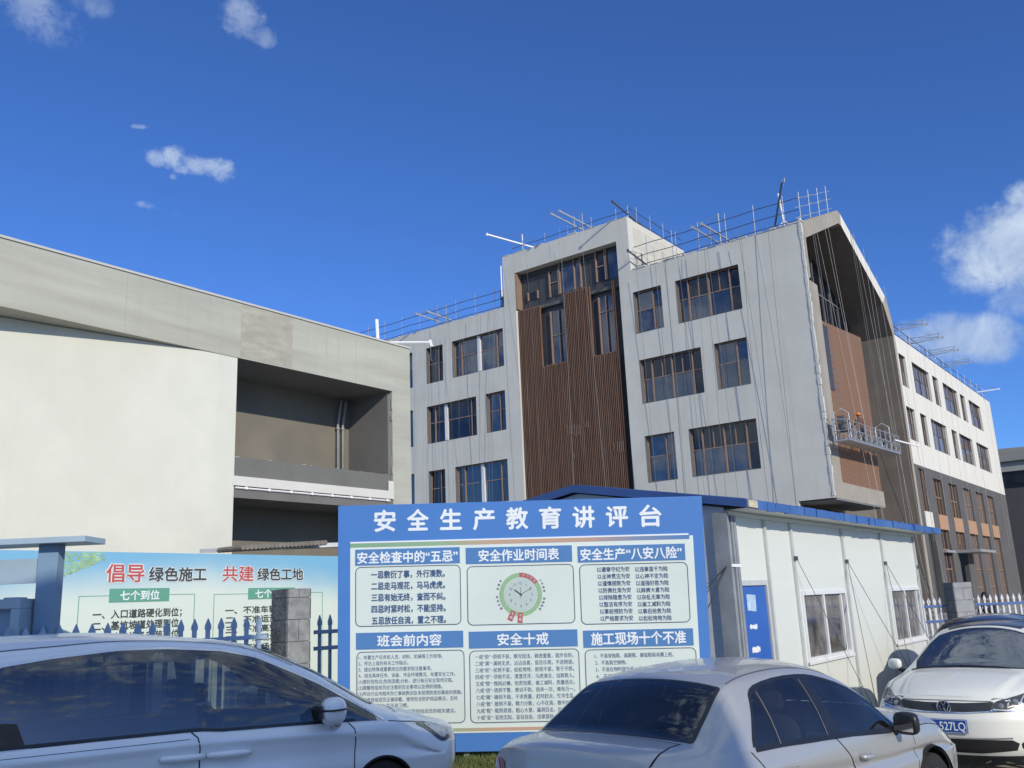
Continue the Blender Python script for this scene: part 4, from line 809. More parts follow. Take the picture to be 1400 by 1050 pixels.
# ---------------------------------------------------------------- iron fence with stone pillar (in front of the sign)
m_fence = mat('blue_grey_iron', (.30, .41, .56), .5, .15, 6, 0); m_stone = mat('granite_block', (.26, .275, .285), .85, .3, 7, .5, fine=40); m_split = mat('shaded_split_granite', (.135, .142, .147), .9, .4, 5, 1.0, fine=22)  # rough split faces; their colour also holds the darkness of the shaded side
def fence(origin, ang, xs, z_r, ztop, label, m_p, m_rl, group=None, w_=.05, mesh_extra=False):
    o = tag(empty('picket_fence', origin, ang), label, 'fence', group)
    for x in xs:
        b = MB(); b.box(x-w_/2, x+w_/2, -.012, .012, .1, ztop-.13); b.add([(x-w_*.72, -.013, ztop-.13), (x+w_*.72, -.013, ztop-.13), (x+w_*.72, -.013, ztop-.085), (x, -.013, ztop), (x-w_*.72, -.013, ztop-.085), (x-w_*.72, .013, ztop-.13), (x+w_*.72, .013, ztop-.13), (x+w_*.72, .013, ztop-.085), (x, .013, ztop), (x-w_*.72, .013, ztop-.085)],
              [(0, 1, 2, 3, 4), (9, 8, 7, 6, 5), (0, 5, 6, 1), (1, 6, 7, 2), (2, 7, 8, 3), (3, 8, 9, 4), (4, 9, 5, 0)]); b.build('picket', m_p, o)
    for z in z_r: b = MB(); b.box(xs[0]-.1, xs[-1]+.1, -.036, -.014, z-.025, z+.025); b.build('rail', m_rl, o)
    return o
pc = Vector((-2.935, 12.0, 0))
fence(pc, R(45), [-2.83-.168*i for i in range(8, 0, -1)]+[-2.83+.168*i for i in range(15)], (.5, 1.51, 1.70), 1.95, 'blue grey iron picket fence in front of the sky blue sign', m_fence, m_fence)
fence(pc, R(45), [.40, .56, .72, .88, 1.04], (.5, 1.51, 1.715), 1.93, 'short piece of blue grey iron fence between stone pillar and notice board', m_fence, m_fence, w_=.04)
pil = tag(empty('stone_pillar', pc+Vector((-.02, -.02, 0)), R(45)), 'grey granite fence pillar standing before the sky blue sign', 'pillar')
def pillar(root, wx, wy, h, m0, m1):
    b = MB(); b.box(-wx/2, wx/2, -wy/2, wy/2, 0, h); b.build('core', m_split, root)
    rq = random.Random(8); z = 0; row = 0; b = MB(); c = MB()
    while z < h-.02:
        hh = min(.27, h-z); off = 0 if row % 2 else .5
        for sgn_ in (-1, 1):
            e = rq.uniform(.008, .014)
            if off: b.box(-wx/2+.004, -.004, sgn_*(wy/2), sgn_*(wy/2+e), z+.004, z+hh-.004); b.box(.004, wx/2-.004, sgn_*(wy/2), sgn_*(wy/2+rq.uniform(.008, .014)), z+.004, z+hh-.004)
            else: b.box(-wx/2+.004, wx/2-.004, sgn_*(wy/2), sgn_*(wy/2+e), z+.004, z+hh-.004)
            c.box(sgn_*(wx/2), sgn_*(wx/2+rq.uniform(.01, .018)), -wy/2-.006, wy/2+.006, z+.004, z+hh-.004)
        z += hh; row += 1
    b.build('smooth_stone', m0, root); c.build('shaded_split_stone', m1, root)
pillar(pil, .32, .36, 2.27, m_stone, m_split)
pp = tag(empty('pvc_post', (-2.45, 12.75, 0)), 'slim white post behind the short iron fence', 'post'); b = MB(); b.box(-.03, .03, -.03, .03, 0, 1.62); b.build('shaft', m_wpole, pp)
pp = tag(empty('gate_post', (-2.12, 12.35, 0)), 'white and grey gate post close to the left edge of the notice board', 'post'); b = MB(); b.box(-.045, .045, -.045, .045, 0, 1.6); b.build('shaft', m_wpole, pp); b = MB(); b.box(.06, .28, -.04, .04, 0, 1.66); b.build('leaf_edge', m_galv, pp)

# ---------------------------------------------------------------- steel sign frame at the left edge
m_sf = mat('slate_blue_steel', (.20, .31, .43), .5, .1, 2, 0); m_sf2 = mat('pale_blue_steel', (.32, .42, .50), .5, .1, 2, 0)
sf = tag(empty('sign_frame', (-5.08, 10.0, 0)), 'slate blue steel frame with overhanging top bar at the left edge', 'frame')
for x0, x1 in ((-.11, .105), (-2.6, -2.4)): b = MB(); b.box(x0, x1, -.08, .08, 0, 2.80); b.build('post', m_sf, sf, bevel=.006)
b = MB(); b.add([(-3.0, y, z0) for y in (-.3, .3) for z0 in ()], []); b.box(-3.2, .465, -.25, .25, 2.80, 2.865); b.build('top_bar', m_sf2, sf, bevel=.006)
b = MB(); b.box(-2.39, -.112, -.03, .03, 2.40, 2.66); b.build('back_panel', m_sf2, sf)
lk = tag(empty('wall_cabinet', (-5.30, 9.75, 0)), 'pale blue framed cabinet beside the slate blue steel frame', 'cabinet')
b = MB(); b.box(-2.2, .08, -.05, .28, 2.135, 2.235); b.box(-.015, .08, -.05, .28, .6, 2.134); b.box(-2.2, -2.1, -.05, .28, .6, 2.134); b.box(-.12, .02, -.02, .2, 2.236, 2.252); b.build('frame', m_sf2, lk, bevel=.005)
b = MB(); b.box(-2.095, -.02, .02, .05, .6, 2.13); b.build('back_panel', m_sf, lk)

# ---------------------------------------------------------------- prefabricated site cabin
C0 = Vector((2.683, 11.56, 0)); ang = math.atan2(V.y, V.x)
cb = tag(empty('site_cabin', C0, ang), 'white prefabricated site cabin with blue roof and blue door behind the notice board', 'cabin')
m_cab = mat('cabin_panel', (.68, .71, .66), .45, .03, .6, .03, spec=.4, stain=(.62, .65, .65), stain_amt=.5, aniso=(.4, 1, 2)); m_cjoint = mat('cabin_joint', (.50, .53, .54), .5, .1, 5, 0); m_roofb = mat('blue_roof_sheet', (.05, .13, .36), .45, .15, 1.2, .03, stain=(.10, .2, .42), stain_amt=.5, stain_scale=1.5); m_door = mat('blue_door', (.035, .125, .45), .4, .08, 1.5, 0)
# local: x along the long wall (away), y inward, z up; long wall outer face at y=0 facing -y
LW = 8.43; EV = 2.92; DP = 4.6
ch = [(.03, .92, .05, 2.13), (2.1, 4.0, 1.0, 1.97), (6.42, 8.36, 1.0, 1.965)]
b = MB(); wall(b, -.12, LW, .05, EV, ch, lambda a, z, d: (a, d, z), .07)
b.box(LW-.07, LW, .071, DP, .05, EV); b.box(-.12, LW, DP-.07, DP, .05, EV)
b.build('wall', m_cab, cb)
b = MB()
for z in np.arange(.3, EV, .31):
    if .6 < z < .7 or 2.1 < z < 2.2: b.box(1.0, LW, -.0012, .0, z, z+.002)
b.build('panel_seam', mat('seam', (.55, .58, .58), .5, .1, 5, 0), cb)
b = MB(); b.prism([(.0, .05), (DP, .05), (DP, EV+.08), (2.15, 3.42), (.0, EV+.1)], 'x', -.2, -.13); b.build('gable_wall', mat('cabin_gable', (.62, .66, .69), .45, .04, .6, .03), cb)
b = MB()
for z in np.arange(.3, EV, .31): b.box(-.203, -.2, .03, DP, z, z+.006)
b.build('gable_seam', m_cjoint, cb)
for x, w_ in ((.985, .05), (1.93, .06), (4.12, .06), (6.22, .06), (LW-.03, .05)):
    b = MB(); b.box(x-w_/2, x+w_/2, -.035, -.003, .05, EV); b.build('wall_post', m_cjoint, cb)
b = MB(); b.box(-.26, -.20, -.06, .14, .05, EV+.04); b.box(-.199, -.15, -.04, .0, .05, EV); b.box(-.149, -.10, -.065, .0, .05, EV); b.box(-.099, -.07, -.04, .0, .05, EV); b.box(-.069, .0, -.06, .0, .05, EV); b.build('corner_post', mat('corner_steel', (.26, .285, .31), .45, .2, 3, .05, streak=.3), cb)
b = MB(); b.box(-.26, .02, -.07, -.052, 2.29, 2.325); b.build('cable_clamp', m_wpole, cb)
b = MB(); b.prism([(-.32, 3.06), (2.15, 3.50), (DP+.4, 3.07), (DP+.4, 3.03), (2.15, 3.455), (-.32, 3.02)], 'x', -.28, LW+.75)
x = -.26
while x < LW+.7:
    b.prism([(-.325, 3.062), (2.1, 3.494), (2.1, 3.535), (-.325, 3.10)], 'x', x, x+.07); x += .21
b.build('roof', m_roofb, cb)
b = MB(); b.prism([(-.36, 2.985), (2.15, 3.43), (DP+.44, 3.0), (DP+.44, 3.10), (2.15, 3.535), (-.36, 3.08)], 'x', -.32, -.282); b.build('verge_trim', mat('roof_trim', (.035, .085, .25), .5, .15, 2, 0), cb)
b = MB(); x = -.3
rq = random.Random(2)
while x < LW+.75:
    l = rq.uniform(.12, .35); dz = rq.uniform(-.007, .007); b.box(x, x+l, -.345-rq.random()*.03, -.327, 2.975+dz, 3.085+rq.uniform(-.008, .012)); x += l+rq.uniform(0, .012)
b.build('eave_trim', m_roofb, cb)
b = MB(); b.box(-.16, LW, -.03, .0, EV+.001, EV+.06); b.quad((-.2, -.32, 2.99), (LW+.7, -.32, 2.99), (LW+.7, .0, 2.985), (-.2, .0, 2.985)); b.build('eave_soffit', m_cab, cb)
b = MB(); b.box(-.27, .0, -.37, -.33, 2.99, 3.08); b.build('torn_foam', mat('foam', (.55, .5, .38), .95, .3, 20, .8), cb)
d_ = MB(); d_.box(.075, .875, .012, .05, .07, 2.06); dr = d_.build('door', m_door, cb, bevel=.004)
b = MB(); b.box(.03, .07, -.012, .06, .05, 2.13); b.box(.88, .92, -.012, .06, .05, 2.13); b.box(.07, .88, -.012, .06, 2.065, 2.13); b.build('door_frame', m_cjoint, cb)
b = MB(); b.box(.80, .845, -.03, .012, .98, 1.14); b.tube([(.82, -.04, 1.06), (.70, -.045, 1.06)], .012, 6); b.build('handle', m_galv, dr)
b = MB(); b.add([(.25, .009, 1.76), (.52, .009, 1.74), (.53, .009, 1.945), (.255, .009, 1.96)], [(0, 1, 2, 3)]); b.build('glued_notice', mat('faded_print', (.42, .56, .72), .6, .25, 14, 0), dr)
b = MB()
for (x0, z0, w_, h_) in ((.265, 1.52, .23, .075), (.27, 1.24, .25, .085)):
    q = random.Random(int(z0*100)); n = 9; top = [(x0+w_*i/n, .009, z0+h_-q.uniform(0, .02)) for i in range(n+1)]; bot = [(x0+w_*i/n, .009, z0+q.uniform(0, .025)) for i in range(n+1)]; b.add(top+bot, [(i, n+1+i, n+2+i, i+1) for i in range(n)])
b.build('torn_paper', mat('paper', (.74, .76, .76), .8, .05, 9, 0), dr)
m_cw = glass('cabin_glass', (.6, .64, .64), 1.9, .02, dirt=.30, wave=.05)  # high dirt value covers both dust and a pale reflection on these panes
for (a, c, z0, z1) in ch[1:]:
    f = MB(); t_ = .06
    f.box(a, c, -.02, .06, z0, z0+t_); f.box(a, c, -.02, .06, z1-t_, z1); f.box(a, a+t_, -.02, .06, z0+t_, z1-t_); f.box(c-t_, c, -.02, .06, z0+t_, z1-t_); mid = a+(c-a)*.47
    f.box(mid-.03, mid+.03, -.012, .05, z0+t_, z1-t_); f.box(a-.03, c+.03, -.035, -.021, z0-.035, z0+.005); f.box(c-.22, c-.17, .0, .04, z0+t_, z1-t_)
    o = f.build('window', m_whitefr, cb); g = MB(); g.quad((a+t_, .02, z0+t_), (mid, .02, z0+t_), (mid, .02, z1-t_), (a+t_, .02, z1-t_)); g.quad((mid, .03, z0+t_), (c-t_, .03, z0+t_), (c-t_, .03, z1-t_), (mid, .03, z1-t_)); g.build('pane', m_cw, o)
    g = MB()
    for k_ in range(14):
        x0 = a+.1+k_*.06; g.quad((x0, .22+.008*(k_ % 2), z0), (x0+.06, .22+.008*((k_+1) % 2), z0), (x0+.06, .22+.008*((k_+1) % 2), z1), (x0, .22+.008*(k_ % 2), z1))
    g.build('curtain', mat('curtain_grey', (.52, .55, .54), .9, .15, 3, 0), o)
b = MB(); b.box(-.05, LW-.1, .08, DP-.1, .03, .06); b.box(-.1, LW-.1, DP-.12, DP-.08, .05, EV); b.build('interior', mat('cabin_inside', (.30, .32, .32), .9, .1, 1, 0), cb)
b = MB()
for (x, z, ends) in ((1.93, 2.42, [(3.3, 0)]), (4.12, 2.40, [(3.15, 0), (6.0, 0)]), (6.22, 2.39, [(5.3, 0), (8.1, 0)]), (LW-.03, 2.34, [(7.6, 0), (LW+1.2, 0)])):
    for (xe, ze) in ends: b = MB(); b.tube([(x, -.06, z), (xe, -.55, ze)], .0055, 4); b.build('brace_cable', m_pole, cb)
    b = MB(); b.box(x-.035, x+.035, -.07, -.036, z-.03, z+.03); b.build('cable_hook', m_pole, cb)
for p_, q_ in (((-.27, .0, 2.3), (-.45, 1.3, 1.1)), ((-.27, .0, 2.3), (-.37, .8, .9))): b = MB(); b.tube([p_, q_], .006, 4); b.build('brace_cable', m_pole, cb)

# ---------------------------------------------------------------- right-hand fence and pillar
m_fw = mat('white_picket', (.62, .64, .66), .5, .12, 5, 0); m_fb = mat('blue_rail', (.06, .14, .36), .5, .1, 5, 0)
fence((9.94, 22.0, 0), R(0), [.62+.137*i for i in range(56)], (.45, 1.16, 1.50), 1.72, 'white picket fence with blue rails right of the stone block pillar', m_fw, m_fb, w_=.042)
fence((8.8, 22.0, 0), R(0), [-.1+.137*i for i in range(9)], (.45, 1.16, 1.50), 1.70, 'white picket fence with blue rails between cabin and stone block pillar', m_fw, m_fb, w_=.055)
def wavy(o, x0, x1, hs_, seed):
    q = random.Random(seed); b = MB(); x = x0
    while x < x1:
        for z in hs_: b.tube([(x, .03, z-.16), (x+.05, .04, z), (x-.02, .04, z+.1), (x+.03, .03, z+.2)], .012, 4)
        x += .11
    b.build('scroll_work', m_fw, o)
for o in [o for o in COL.objects if o.name.startswith('picket_fence') and 'white' in o.get('label', '')]:
    xs_ = [.6, 8.0] if 'right of' in o['label'] else [-.1, 1.0]; wavy(o, xs_[0], xs_[1], (.75, 1.25), 3)
o = tag(empty('stone_pillar', (10.2, 21.9, 0), R(6)), 'pale grey stone block pillar between the two runs of white fence', 'pillar'); pillar(o, .44, .4, 2.02, mat('pale_block', (.30, .31, .325), .85, .18, 4, .3), mat('shaded_block', (.16, .165, .175), .9, .2, 5, .4))  # side faces get a darker copy of the block tone, shade painted in
# ---------------------------------------------------------------- people
def skin_mesh(nodes, edges, rad, subdiv=2):
    me = bpy.data.meshes.new('skin'); me.from_pydata([nodes[k] for k in nodes], [(list(nodes).index(a), list(nodes).index(b)) for a, b in edges], [])
    o = bpy.data.objects.new('skin', me); COL.objects.link(o); md = o.modifiers.new('s', 'SKIN'); md.use_smooth_shade = True
    for i, k in enumerate(nodes): me.skin_vertices[0].data[i].radius = (rad[k], rad[k])
    me.skin_vertices[0].data[0].use_root = True
    sb = o.modifiers.new('d', 'SUBSURF'); sb.levels = subdiv; sb.render_levels = subdiv
    dg = bpy.context.evaluated_depsgraph_get(); m2 = bpy.data.meshes.new_from_object(o.evaluated_get(dg)); bpy.data.objects.remove(o); bpy.data.meshes.remove(me); return m2
def person(loc, rz, label, arms, top, trousers, hat=None, lean=0.0, hair=(.02, .018, .016)):
    root = tag(empty('person', loc, rz), label, 'person')
    n = {'pelvis': (0, 0, .95), 'waist': (0, .01, 1.08), 'chest': (0, lean*.6, 1.30), 'neckb': (0, lean, 1.46), 'neck': (0, lean+.01, 1.53)}
    r = {'pelvis': .145, 'waist': .135, 'chest': .155, 'neckb': .085, 'neck': .058}
    e = [('pelvis', 'waist'), ('waist', 'chest'), ('chest', 'neckb'), ('neckb', 'neck')]
    for s, sx in (('l', -1), ('r', 1)):
        n.update({'hip'+s: (sx*.10, 0, .90), 'knee'+s: (sx*.12, .03, .50), 'ank'+s: (sx*.13, 0, .10), 'toe'+s: (sx*.14, .15, .045)}); r.update({'hip'+s: .105, 'knee'+s: .07, 'ank'+s: .05, 'toe'+s: .042})
        e += [('pelvis', 'hip'+s), ('hip'+s, 'knee'+s), ('knee'+s, 'ank'+s), ('ank'+s, 'toe'+s)]
        sh_, el, wr_ = arms[s]; n.update({'sh'+s: (sx*.19, lean, 1.41), 'el'+s: el, 'wr'+s: wr_}); r.update({'sh'+s: .07, 'el'+s: .046, 'wr'+s: .033}); e += [('chest', 'sh'+s), ('sh'+s, 'el'+s), ('el'+s, 'wr'+s)]
        d = (Vector(wr_)-Vector(el)).normalized(); a = d.cross(Vector((0, 0, 1))); a = a.normalized() if a.length > .1 else Vector((1, 0, 0))
        pm = Vector(wr_)+d*.07; n['palm'+s] = tuple(pm); r['palm'+s] = .034; e.append(('wr'+s, 'palm'+s))
        for i, (off, ln) in enumerate(((-.027, .062), (-.009, .07), (.009, .066), (.026, .052))):
            k1, k2 = f'f{i}a'+s, f'f{i}b'+s; n[k1] = tuple(pm+a*off+d*.04); n[k2] = tuple(pm+a*off*1.1+d*(.04+ln*.7)+Vector((0, 0, -.02))); r[k1] = .009; r[k2] = .008; e += [('palm'+s, k1), (k1, k2)]
        n['th'+s] = tuple(pm-a*.04*sx+d*.01); r['th'+s] = .010; n['tt'+s] = tuple(pm-a*.055*sx+d*.04); r['tt'+s] = .008; e += [('palm'+s, 'th'+s), ('th'+s, 'tt'+s)]
    me = skin_mesh(n, e, r, 2)
    me.materials.append(top); me.materials.append(trousers); me.materials.append(mat('skin', (.38, .22, .15), .6, .1, 9, 0)); me.materials.append(mat('boots', (.03, .025, .02), .7, .1, 9, 0))
    hands = [Vector(n['palm'+s]) for s in 'lr']
    for p in me.polygons:
        c = p.center; p.material_index = 3 if c.z < .12 else 1 if c.z < .97 else 0
        if c.z > 1.51 or any((c-h).length < .10 for h in hands): p.material_index = 2
    me.shade_smooth(); me.name = 'body'; o = bpy.data.objects.new('body', me); COL.objects.link(o); o.parent = root
    # head with nose, ears, eyes, mouth
    b = MB(); cx_, cy_, cz_ = 0, lean+.03, 1.645; seg, rg_ = 20, 14
    vs = []; 
    for i in range(rg_+1):
        th = math.pi*i/rg_
        for k_ in range(seg):
            ph = 2*math.pi*k_/seg; x, y, z = math.sin(th)*math.cos(ph), math.sin(th)*math.sin(ph), math.cos(th)
            jaw = 1-.28*max(0, -z)**1.3; x *= .077*jaw; yy = y*(.098 if y < 0 else .092)*(.92+.08*jaw)
            if y > .8 and -.35 < z < .1: yy += .018*(y-.8)/.2*(1-abs(z+.15)/.3)
            vs.append((cx_+x, cy_+yy, cz_+z*.122))
    b.add(vs, [(i*seg+k_, (i+1)*seg+k_, (i+1)*seg+(k_+1) % seg, i*seg+(k_+1) % seg) for i in range(rg_) for k_ in range(seg)])
    hd = b.build('head', MATS['skin'], root, smooth=True)
    b = MB()
    for sx in (-1, 1): b.lathe([(0, -.006), (.014, -.004), (.02, .006), (0, .008)], (sx*.078, cy_-.005, cz_-.005), 'x', 10)
    b.build('ear', MATS['skin'], hd, smooth=True)
    b = MB()
    for sx in (-1, 1): b.lathe([(0, -.004), (.009, 0), (0, .004)], (sx*.03, cy_+.082, cz_+.012), 'y', 8)
    b.box(-.022, .022, cy_+.085, cy_+.091, cz_-.058, cz_-.052); b.build('eye_and_mouth', mat('dark_feature', (.02, .015, .015), .5, 0.05, 3, 0), hd)
    b = MB(); vs = []
    for i in range(8):
        th = math.pi*.56*i/7
        for k_ in range(seg): ph = 2*math.pi*k_/seg; vs.append((cx_+.084*math.sin(th)*math.cos(ph), cy_-.01+.105*math.sin(th)*math.sin(ph)*(1 if math.sin(ph) < 0 else .8), cz_+.008+.128*math.cos(th)))
    b.add(vs, [(i*seg+k_, (i+1)*seg+k_, (i+1)*seg+(k_+1) % seg, i*seg+(k_+1) % seg) for i in range(7) for k_ in range(seg)]); b.build('hair', mat('hair', hair, .6, .2, 30, .3), root, smooth=True)
    if hat:
        b = MB(); vs = []
        for i in range(9):
            th = math.pi*.5*i/8
            for k_ in range(seg): ph = 2*math.pi*k_/seg; vs.append((cx_+.122*math.sin(th)*math.cos(ph), cy_+.142*math.sin(th)*math.sin(ph), cz_+.045+.125*math.cos(th)))
        for (rx, ry, dz) in ((.145, .175, -.012), (.145, .175, -.022)):
            for k_ in range(seg): ph = 2*math.pi*k_/seg; vs.append((cx_+rx*math.cos(ph), cy_+(ry if math.sin(ph) > 0 else ry*.88)*math.sin(ph), cz_+.045+dz))
        b.add(vs, [(i*seg+k_, (i+1)*seg+k_, (i+1)*seg+(k_+1) % seg, i*seg+(k_+1) % seg) for i in range(10) for k_ in range(seg)]); b.build('helmet', hat, root, smooth=True)
    return root
wl = go.matrix_world if False else None
pw = P0+U*.62+V*3.65+ZV*(8.85+.07+.022*3.8)
person(pw, YAW+R(60), 'worker in orange helmet and dark overalls standing on the suspended platform', {'l': (None, (-.28, .10, 1.16), (-.26, .33, 1.10)), 'r': (None, (.29, .06, 1.18), (.24, .30, 1.26))}, mat('overall', (.11, .06, .05), .85, .25, 9, .2), mat('workpants', (.03, .035, .05), .85, .2, 9, .2), hat=mat('orange_helmet', (.75, .25, .03), .4, .05, 5, 0), lean=.05)
person((11.25, 22.75, 0), R(10), 'person in black clothes standing behind the white picket fence', {'l': (None, (-.27, -.02, 1.14), (-.27, .08, .90)), 'r': (None, (.27, -.02, 1.14), (.26, .10, .90))}, mat('black_jacket', (.012, .012, .014), .8, .2, 9, .2), mat('black_trousers', (.012, .012, .016), .8, .2, 9, .2), lean=.02)
# ---------------------------------------------------------------- cars
def pchip(pts):
    x = np.array([p[0] for p in pts], float); y = np.array([p[1] for p in pts], float); h = np.diff(x); d = np.diff(y)/h; m = np.zeros(len(x))
    for i in range(1, len(x)-1):
        if d[i-1]*d[i] > 0: w1, w2 = 2*h[i]+h[i-1], h[i]+2*h[i-1]; m[i] = (w1+w2)/(w1/d[i-1]+w2/d[i])
    m[0], m[-1] = d[0], d[-1]
    def f(q):
        q = np.clip(np.asarray(q, float), x[0], x[-1]); i = np.clip(np.searchsorted(x, q, side='right')-1, 0, len(x)-2); t = (q-x[i])/h[i]
        return (1+2*t)*(1-t)**2*y[i]+t*(1-t)**2*h[i]*m[i]+t*t*(3-2*t)*y[i+1]+t*t*(t-1)*h[i]*m[i+1]
    return f
def chaikin(p, n=2, closed=True):
    p = [np.array(q, float) for q in p]
    for _ in range(n):
        o = []
        m = len(p) if closed else len(p)-1
        if not closed: o.append(p[0])
        for i in range(m): a, b = p[i], p[(i+1) % len(p)]; o += [a*.75+b*.25, a*.25+b*.75]
        if not closed: o.append(p[-1])
        p = o
    return [tuple(q) for q in p]
def rounded(p, r=.03):
    o = []; n = len(p)
    for i in range(n):
        a, b, c = (np.array(p[(i+k) % n], float) for k in (-1, 0, 1)); la, lc = np.linalg.norm(a-b), np.linalg.norm(c-b); ra, rc = min(r, la*.4), min(r, lc*.4); q, s_ = b+(a-b)/la*ra, b+(c-b)/lc*rc
        o += [tuple(q), tuple((q+s_)/4+b/2), tuple(s_)]
    return o
def inpoly(poly, x, y):
    P = np.array(poly); x = np.asarray(x); y = np.asarray(y); r = np.zeros(x.shape, bool); n = len(P); j = n-1
    for i in range(n):
        xi, yi = P[i]; xj, yj = P[j]
        c = ((yi > y) != (yj > y)) & (x < (xj-xi)*(y-yi)/((yj-yi) if yj != yi else 1e-12)+xi); r ^= c; j = i
    return r
def inset(poly, d):
    P = np.array(poly); A = .5*np.sum(P[:, 0]*np.roll(P[:, 1], -1)-np.roll(P[:, 0], -1)*P[:, 1]); s = 1 if A > 0 else -1
    t = np.roll(P, -1, 0)-np.roll(P, 1, 0); t /= np.linalg.norm(t, axis=1)[:, None]+1e-9; nrm = np.stack([-t[:, 1], t[:, 0]], 1)*s
    return [tuple(q) for q in P+nrm*d]
def densify(poly, step):
    o = []; n = len(poly)
    for i in range(n):
        a, b = np.array(poly[i]), np.array(poly[(i+1) % n]); k = max(1, int(np.linalg.norm(b-a)/step)); o += [tuple(a+(b-a)*j/k) for j in range(k)]
    return o
class Car:
    def __init__(s, sp): 
        s.sp = sp; s.build_surface()
    def build_surface(s):
        sp = s.sp; K = {k: pchip(v) for k, v in sp['keys'].items()}
        y0, y1 = sp['y']; ys = np.concatenate([np.linspace(y0, y1, int((y1-y0)/.018))])
        nL, nG, nC, nR = 46, 26, 8, 26
        rings = []
        for y in ys:
            zc, zr, wr, zb, wb, zcr, wcr = [float(K[k](y)) for k in ('zc', 'zr', 'wr', 'zb', 'wb', 'zcr', 'wcr')]
            wm, zs = float(K['wm'](y)), float(K['zs'](y)) ; zm = sp.get('zm', .58)
            ctr = [(wm-.10, zs), (wm-.035, zs+.03), (wm-.012, zs+.14), (wm-.002, zm-.08), (wm, zm), (wcr-.022, (zm+zcr)/2+.02), (wcr-.017, zcr-.055), (wcr, zcr), (wb+.012, zb-.02), (wb, zb)]
            zz = np.array([c[1] for c in ctr]); zz = np.maximum.accumulate(zz+np.arange(len(zz))*1e-4); fx = pchip(list(zip(zz, [c[0] for c in ctr])))
            under = [(q*(wm-.10)/5, zs) for q in range(5)]
            zl = np.linspace(zz[0], zz[-1], nL); low = list(zip(fx(zl), zl))
            # side glass, corner, roof
            ax, az = wb, zb; bx, bz = wr, zr; L = math.hypot(ax-bx, az-bz); rr_ = min(.055, L*.35); 
            dx, dz = (ax-bx)/max(L, 1e-6), (az-bz)/max(L, 1e-6)
            sx, sz = bx+dx*rr_, bz+dz*rr_
            bul = min(.018, L*.04)
            tg = np.linspace(0, 1, nG+1)[1:]; side = [(ax+(sx-ax)*t+bul*math.sin(math.pi*t)*abs(dz), az+(sz-az)*t+bul*math.sin(math.pi*t)*abs(dx)) for t in tg]
            w2 = wr-min(.075, wr*.12); hb = float(K['hb'](y)) if 'hb' in K else 0.0
            def zroof(x, zr=zr, zc=zc, wr=wr, hb=hb):
                q_ = min(1, max(0, (.66-.10*max(0, y-1)-abs(x))/.09)); return zr+(zc-zr)*(1-(abs(x)/max(wr, 1e-6))**2.3)+hb*q_*q_*(3-2*q_)
            ex, ez = w2, zroof(w2)
            cor = []
            for t in np.linspace(0, 1, nC+1)[1:]: cor.append(((1-t)**2*sx+2*t*(1-t)*bx+t*t*ex, (1-t)**2*sz+2*t*(1-t)*bz+t*t*ez))
            top = [(x, zroof(x)) for x in np.linspace(w2, 0, nR+1)[1:]]
            rings.append(under+low+side+cor+top)
        A = np.array(rings)                       # ny, m, 2
        ny, m = A.shape[:2]; Y = np.repeat(ys[:, None], m, 1)
        def face(P, A_, n, w):
            f = pchip(P); return lambda x, z: f(z)-A_*np.minimum(1.0, np.abs(x)/w)**n
        YF = face(sp['front'], sp['fA'], sp['fn'], sp['fw']); YB = lambda x, z: -face([(a, -b) for a, b in sp['rear']], sp['rA'], sp['rn'], sp['rw'])(x, z)
        yf0, yb0 = sp['yf0'], sp['yb0']
        for (msk, edge, end, fn) in ((Y > yf0, yf0, y1, YF), (Y < yb0, yb0, y0, YB)):
            s_ = (Y-edge)/(end-edge); tgt = fn(A[..., 0], A[..., 1]); Y = np.where(msk, edge+np.clip(s_, 0, 1)*(tgt-edge), Y)
        V_ = []; F_ = []
        idx = np.zeros((2, ny, m), int)
        for sd in (0, 1):
            for i in range(ny):
                for j in range(m):
                    if sd == 1 and (j == 0 or j == m-1): idx[1, i, j] = idx[0, i, j]; continue
                    idx[sd, i, j] = len(V_); V_.append((A[i, j, 0]*(1 if sd == 0 else -1), Y[i, j], A[i, j, 1]))
        for i in range(ny-1):
            for j in range(m-1):
                a, b, c, d = idx[0, i, j], idx[0, i+1, j], idx[0, i+1, j+1], idx[0, i, j+1]; F_.append((a, b, c, d))
                a, b, c, d = idx[1, i, j], idx[1, i+1, j], idx[1, i+1, j+1], idx[1, i, j+1]; F_.append((d, c, b, a))
        for (i, fn, flip) in ((ny-1, YF, False), (0, YB, True)):
            nk = 30; prev = [[idx[0, i, j] for j in range(m)], [idx[1, i, j] for j in range(m)]]
            for k in range(1, nk+1):
                q = 1-k/nk; cur = [[], []]
                for j in range(m):
                    x, z = A[i, j, 0]*q, A[i, j, 1]
                    for sd in (0, 1):
                        if sd == 1 and (k == nk): cur[1].append(cur[0][j]); continue
                        xx = x if sd == 0 else -x; V_.append((xx, float(fn(xx, z)), z)); cur[sd].append(len(V_)-1)
                for sd in (0, 1):
                    for j in range(m-1):
                        f = (prev[sd][j], cur[sd][j], cur[sd][j+1], prev[sd][j+1])
                        if len(set(f)) < 3: continue
                        F_.append(f if (sd == 0) != flip else f[::-1])
                prev = cur
        s.V = np.array(V_); s.F = F_
        s.bvh = BVHTree.FromPolygons([tuple(v) for v in V_], [tuple(f) for f in F_])
